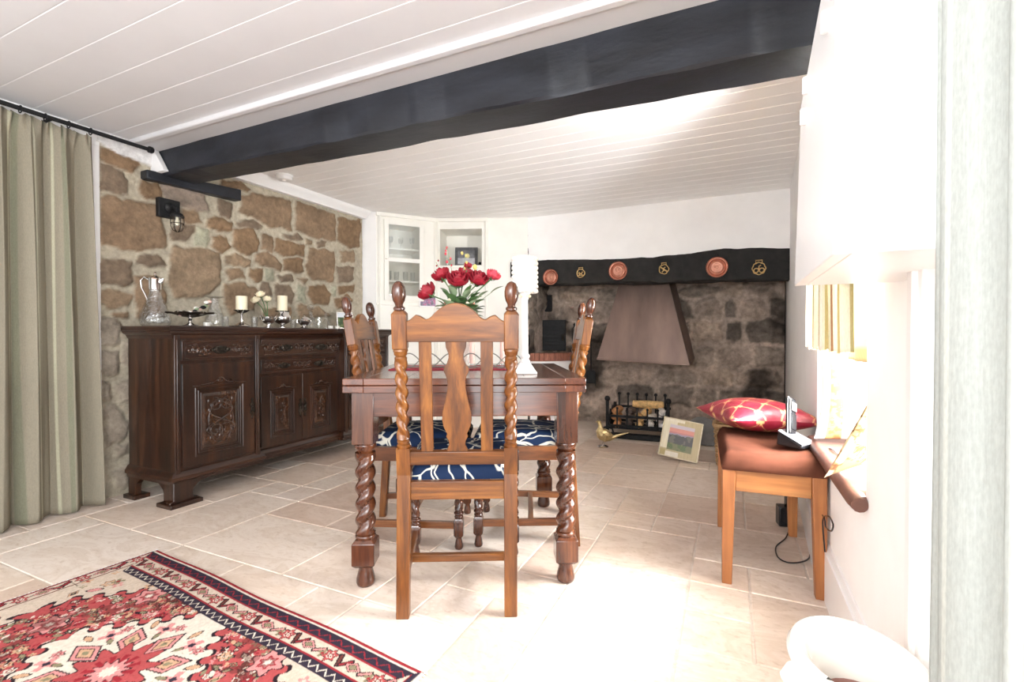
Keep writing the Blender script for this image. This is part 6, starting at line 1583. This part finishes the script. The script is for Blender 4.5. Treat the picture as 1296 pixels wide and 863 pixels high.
# white column lamp with beaded shade
lp = thing('table_lamp', tuple(tw(0.052, 1.93)), R(TR), 'white column table lamp with a cream beaded shade on the table corner', 'lamp')
M['white_metal'] = plain('white_distressed', (0.82, 0.80, 0.78), 0.35, var=0.05, nscale=40, bump=0.2)
b = MB(); b.box(-0.046, 0.046, -0.046, 0.046, 0, 0.010); b.frustum((-0.043, 0.043, -0.043, 0.043), (-0.020, 0.020, -0.020, 0.020), 0.010, 0.045); b.build('base', M['white_metal'], lp, bevel=0.003)
b = MB(); n = 10; vs = []
for i, (z, r) in enumerate([(0.045, 0.019), (0.052, 0.022), (0.060, 0.016), (0.068, 0.020), (0.078, 0.014), (0.295, 0.012), (0.305, 0.017), (0.315, 0.020), (0.325, 0.016)]): pass
b.lathe([(0.019, 0.043), (0.022, 0.050), (0.015, 0.058), (0.020, 0.066), (0.020, 0.074), (0.013, 0.082)], 18)
for k in range(8): a = 6.283*k/8; b.tube([(0.0095*math.cos(a), 0.0095*math.sin(a), 0.08), (0.0085*math.cos(a), 0.0085*math.sin(a), 0.30)], 0.0042, 6)
b.lathe([(0.011, 0.296), (0.016, 0.302), (0.013, 0.310), (0.021, 0.322), (0.021, 0.330), (0, 0.332)], 18); b.build('column', M['white_metal'], lp)
for k in range(6): 
    a = 6.283*k/6; MB().ball((0.019*math.cos(a), 0.019*math.sin(a), 0.312), 0.0065, 8, 6).build('rosette', M['rose_white'], lp)
b = MB(); b.lathe([(0.044, 0.325), (0.047, 0.33), (0.044, 0.47), (0.040, 0.472), (0.041, 0.33)], 24, cap=False)
for row in range(8):
    for k in range(18):
        a = 6.283*k/18 + row*0.17; z = 0.332+row*0.0185; b.ball((0.0455*math.cos(a), 0.0455*math.sin(a), z), 0.0095, 8, 5, (1, 1, 1.0))
b.build('lamp_shade', M['ceramic'], lp)

# ================================================================== ON THE SIDEBOARD
def sbp(px, depth=-2.95): r = ray(px, 425); t = depth/r.x; return Vector((depth, r.y*t, SBZ))
# claret jug
j = thing('claret_jug', tuple(sbp(197, -2.98)), R(25), 'cut glass claret jug with silver collar at the left end of the sideboard', 'jug')
j.scale = (1.1, 1.1, 1.06)
MB().lathe([(0.0, 0.0), (0.055, 0.0), (0.062, 0.006), (0.070, 0.03), (0.066, 0.06), (0.052, 0.10), (0.036, 0.145), (0.028, 0.175), (0.027, 0.205), (0.023, 0.205), (0.024, 0.17), (0.046, 0.10), (0.060, 0.05), (0.060, 0.02), (0.0, 0.014)], 28, cap=False).build('glass_body', M['cut_glass'], j)
b = MB(); b.lathe([(0.0275, 0.195), (0.029, 0.20), (0.029, 0.25), (0.032, 0.256), (0.024, 0.262), (0.010, 0.270), (0.005, 0.276), (0.008, 0.284), (0.0, 0.292)], 22); b.tube([(0.026, 0, 0.235), (0.036, 0, 0.247), (0.044, 0, 0.256)], [0.013, 0.010, 0.004], 8); b.build('collar', M['silver'], j)
MB().tube([(-0.03, 0, 0.250), (-0.055, 0, 0.262), (-0.074, 0, 0.245), (-0.070, 0, 0.205), (-0.050, 0, 0.165), (-0.040, 0, 0.14)], 0.005, 8).build('handle', M['silver'], j)
# petal dish with sprig of blossom
dh = thing('silver_dish', tuple(sbp(241, -2.80)), 0, 'silver pedestal dish with wide petal brim holding a blossom sprig', 'dish')
MB().lathe([(0, 0), (0.036, 0), (0.038, 0.006), (0.020, 0.012), (0.008, 0.022), (0.012, 0.034), (0.007, 0.042), (0.014, 0.05), (0, 0.05)], 20).build('foot', M['silver'], dh)
b = MB()
for k in range(6):
    a = 6.283*k/6
    def pf(u, v, a=a): 
        rr_ = 0.012+0.105*v; w = 0.046*math.sin(math.pi*min(1, 0.12+0.86*v))*(u-0.5)*2
        return (rr_*math.cos(a)-w*math.sin(a), rr_*math.sin(a)+w*math.cos(a), 0.05+0.034*v**1.5-0.012*max(0, v-0.7)/0.3+0.010*(u-0.5)**2*4)
    b.surf(pf, 7, 10)
b.build('petal_brim', M['bronze'], dh, solid=0.0015, ang=180)
sp_ = thing('blossom_sprig', tuple(sbp(241, -2.80)+Vector((0, 0, 0.056))), 0, 'artificial blossom sprig with pale and dark buds lying in the silver dish', 'sprig')
MB().tube([(0, -0.07, 0.006), (0, 0.0, 0.02), (0, 0.09, 0.07), (0, 0.12, 0.085)], 0.0025, 6).build('twig', M['bronze'], sp_)
rs4 = random.Random(6)
for k in range(14):
    f = k/13; c = (rs4.uniform(-0.02, 0.02), -0.06+0.17*f, 0.014+0.07*f*f+rs4.uniform(-0.006, 0.012)); MB().ball(c, rs4.uniform(0.008, 0.014), 8, 6, (1, 1.2, 0.8)).build('bud', [M['ceramic'], M['pink_wax'], M['iron'], M['leaf_pale']][k % 4], sp_)
# carafe with flared rim on a coaster
cf = thing('glass_carafe', tuple(sbp(272, -2.93)), 0, 'cut glass carafe with flared rim behind the silver petal dish', 'carafe')
MB().lathe([(0, 0.003), (0.052, 0.003), (0.058, 0.012), (0.054, 0.05), (0.040, 0.10), (0.026, 0.14), (0.022, 0.16), (0.026, 0.178), (0.050, 0.190), (0.048, 0.186), (0.022, 0.175), (0.018, 0.16), (0.036, 0.10), (0.048, 0.05), (0.05, 0.02), (0, 0.016)], 26, cap=False).build('glass_body', M['cut_glass'], cf)
o = MB().lathe([(0, 0), (0.062, 0), (0.066, 0.003), (0.06, 0.003), (0, 0.0025)], 26).build('coaster', M['bronze']); o.location = sbp(272, -2.93); tag(o, 'dark round coaster under the flared glass carafe', 'coaster')
def candlestick(px, dep, label, hs, rc, hc, bowl=False):
    t = thing('candlestick' if not bowl else 'silver_bowl', tuple(sbp(px, dep)), 0, label, 'candlestick' if not bowl else 'bowl')
    if not bowl: MB().lathe([(0, 0), (0.046, 0), (0.048, 0.006), (0.040, 0.018), (0.016, 0.030), (0.008, 0.036), (0.006, hs-0.02), (0.012, hs-0.012), (0.030, hs-0.004), (0.034, hs), (0, hs)], 22).build('stem', M['silver'], t)
    else: MB().lathe([(0, 0), (0.03, 0), (0.03, 0.006), (0.012, 0.016), (0.014, 0.024), (0.045, 0.04), (0.058, 0.062), (0.056, 0.085), (0.048, 0.095), (0.044, hs), (0, hs)], 26).build('bowl', M['silver'], t)
    b = MB()
    for k in range(8):
        a = 6.283*k/8; b.surf(lambda u, v: ((0.018+0.030*v)*math.cos(a+(u-0.5)*0.7), (0.018+0.030*v)*math.sin(a+(u-0.5)*0.7), hs-0.012+0.018*v+0.004*abs(u-0.5)), 4, 6)
    b.build('drip_pan', M['bronze'], t, solid=0.001, ang=180)
    c = thing('pillar_candle', tuple(sbp(px, dep)+Vector((0, 0, hs+0.0005))), 0, label.replace('silver candlestick', 'cream pillar candle on the silver candlestick').replace('round silver bowl', 'cream pillar candle on the round silver bowl'), 'candle', 'pillar candles on the sideboard')
    MB().lathe([(0, 0), (rc, 0), (rc, hc-0.003), (rc-0.003, hc), (rc*0.5, hc-0.003), (0, hc-0.004)], 26).build('wax', M['wax'], c)
    MB().tube([(0, 0, hc-0.005), (0.001, 0, hc+0.006)], 0.001, 5).build('wick', M['iron'], c)
candlestick(306, -2.90, 'silver candlestick left of the white roses', 0.105, 0.034, 0.098)
candlestick(357.5, -2.92, 'round silver bowl right of the white roses', 0.115, 0.034, 0.115, True)
# goblet bowl with cream roses
gb = thing('silver_goblet', tuple(sbp(340, -2.90)), 0, 'small silver goblet bowl holding cream roses on the sideboard', 'bowl')
MB().lathe([(0, 0), (0.034, 0), (0.034, 0.005), (0.012, 0.014), (0.012, 0.022), (0.034, 0.036), (0.044, 0.060), (0.046, 0.075), (0.042, 0.075), (0.038, 0.055), (0, 0.03)], 24, cap=False).build('bowl', M['silver'], gb)
for s in (-1, 1): MB().tube([(s*0.0, s*0.042, 0.07), (0, s*0.062, 0.086), (0, s*0.068, 0.07), (0, s*0.044, 0.045)], 0.003, 6).build('handle', M['silver'], gb)
for (px, py, lab) in [(324, 380, 'cream rose, the left one of three in the silver goblet'), (330, 373, 'cream rose, the upper middle one in the silver goblet'), (338, 379, 'cream rose, the right one in the silver goblet')]:
    r_ = ray(px, py); t_ = -2.90/r_.x; hp = Vector((-2.90, r_.y*t_, CAM_H+r_.z*t_)); bp = sbp(340, -2.90)+Vector((0, -0.005, 0.05))
    rose('rose', bp, hp, 0.030, M['rose_white'], lab, 'cream roses on the sideboard', seed=px)
tc_ = thing('sauce_bowl', tuple(sbp(385, -2.85)), R(90), 'small silver sauce bowl with handles right of the round silver bowl', 'bowl')
MB().lathe([(0, 0), (0.028, 0), (0.03, 0.005), (0.012, 0.014), (0.03, 0.028), (0.044, 0.05), (0.046, 0.062), (0.042, 0.062), (0.038, 0.046), (0, 0.02)], 24, cap=False).build('bowl', M['silver'], tc_)
for s in (-1, 1): MB().tube([(s*0.044, 0, 0.058), (s*0.062, 0, 0.062), (s*0.064, 0, 0.04), (s*0.038, 0, 0.034)], 0.003, 6).build('handle', M['silver'], tc_)
MB().lathe([(0.044, 0.062), (0.04, 0.072), (0.02, 0.086), (0.006, 0.092), (0, 0.10)], 24).build('lid', M['silver'], tc_)
dc = thing('glass_decanter', tuple(sbp(393, -3.00)), 0, 'cut glass decanter with round ball stopper behind the small silver bowl', 'decanter')
MB().lathe([(0, 0), (0.044, 0), (0.048, 0.01), (0.042, 0.05), (0.030, 0.085), (0.016, 0.105), (0.013, 0.125), (0.020, 0.135), (0.015, 0.135), (0.009, 0.125), (0.026, 0.085), (0.036, 0.05), (0.040, 0.015), (0, 0.012)], 24, cap=False).build('glass_body', M['cut_glass'], dc)
MB().lathe([(0, 0.125), (0.009, 0.128), (0.010, 0.140), (0.007, 0.144)], 14).ball((0, 0, 0.168), 0.026, 18, 12).build('stopper', M['cut_glass'], dc)
tumbler('cruet_glass', sbp(404, -2.90), 0.085, 0.020, 'narrow glass just right of the ball stoppered decanter', 'glass', None)
cr = thing('glass_cruet', tuple(sbp(412.5, -2.93)), 0, 'small cut glass cruet bottle with pointed stopper on the sideboard', 'bottle')
MB().lathe([(0, 0), (0.030, 0), (0.032, 0.02), (0.026, 0.05), (0.012, 0.075), (0.010, 0.09), (0.014, 0.095), (0, 0.095)], 20).build('glass_body', M['cut_glass'], cr)
MB().lathe([(0.006, 0.095), (0.012, 0.11), (0.006, 0.128), (0, 0.135)], 14).build('stopper', M['cut_glass'], cr)
for px, lab in ((418.5, 'white tealight cup, left one of the pair by the photo frame'), (427, 'white tealight cup, right one of the pair by the photo frame')):
    t = thing('tealight', tuple(sbp(px, -2.82)), 0, lab, 'tealight', 'tealights on the sideboard')
    MB().lathe([(0, 0), (0.018, 0), (0.02, 0.022), (0.018, 0.022), (0.016, 0.016), (0, 0.016)], 18, cap=False).build('cup', M['ceramic'], t); MB().tube([(0, 0, 0.015), (0, 0, 0.021)], 0.001, 5).build('wick', M['iron'], t)
for px, dp, lab, r in ((262, -2.80, 'low white tealight cup in front of the carafe', 0.018),):
    t = thing('tealight', tuple(sbp(px, dp)), 0, lab, 'tealight'); MB().lathe([(0, 0), (r, 0), (r*1.1, 0.024), (r, 0.024), (r*0.9, 0.018), (0, 0.018)], 18, cap=False).build('cup', M['ceramic'], t); MB().tube([(0, 0, 0.017), (0, 0, 0.024)], 0.001, 5).build('wick', M['iron'], t)
o = MB().lathe([(0, 0), (0.05, 0), (0.066, 0.005), (0.064, 0.007), (0.05, 0.003), (0, 0.003)], 26).build('silver_tray', M['silver']); o.location = sbp(303, -2.77); tag(o, 'small flat silver tray in front of the left candlestick', 'tray')
def beach(u, v):
    n = fbm(u*4, v*5, 4, 30); c = np.zeros(u.shape+(3,)); c[:] = lin(110,124,84); c[n > 0.5] = lin(70,88,60); c[v > 0.72] = lin(222,226,230)
    p = (np.abs(u-0.62) < 0.14) & (v < 0.55); c[p] = lin(150,160,196); h = np.hypot((u-0.55)*1, (v-0.62)*1.1) < 0.1; c[h] = lin(206,160,140); return c
fp = sbp(437, -3.02)
picture('photo_frame', 0.135, 0.15, T(fp+Vector((0, 0, 0.001))) @ RZ(58) @ RX(-14), 0.008, M['silver'], beach, 'silver framed photograph standing at the right part of the sideboard', 'photo frame')
# small drinking glasses crowding the middle
for px, dp, h, lab in ((285, -2.98, 0.07, 'small clear glass between the carafe and the left candlestick'), (322, -3.0, 0.075, 'small clear glass standing behind the left candlestick'), (371, -3.02, 0.07, 'small clear glass behind the round silver bowl')):
    tumbler('liqueur_glass', sbp(px, dp), h, 0.022, lab, 'glass', 'small glasses on the sideboard', 'cut_glass')
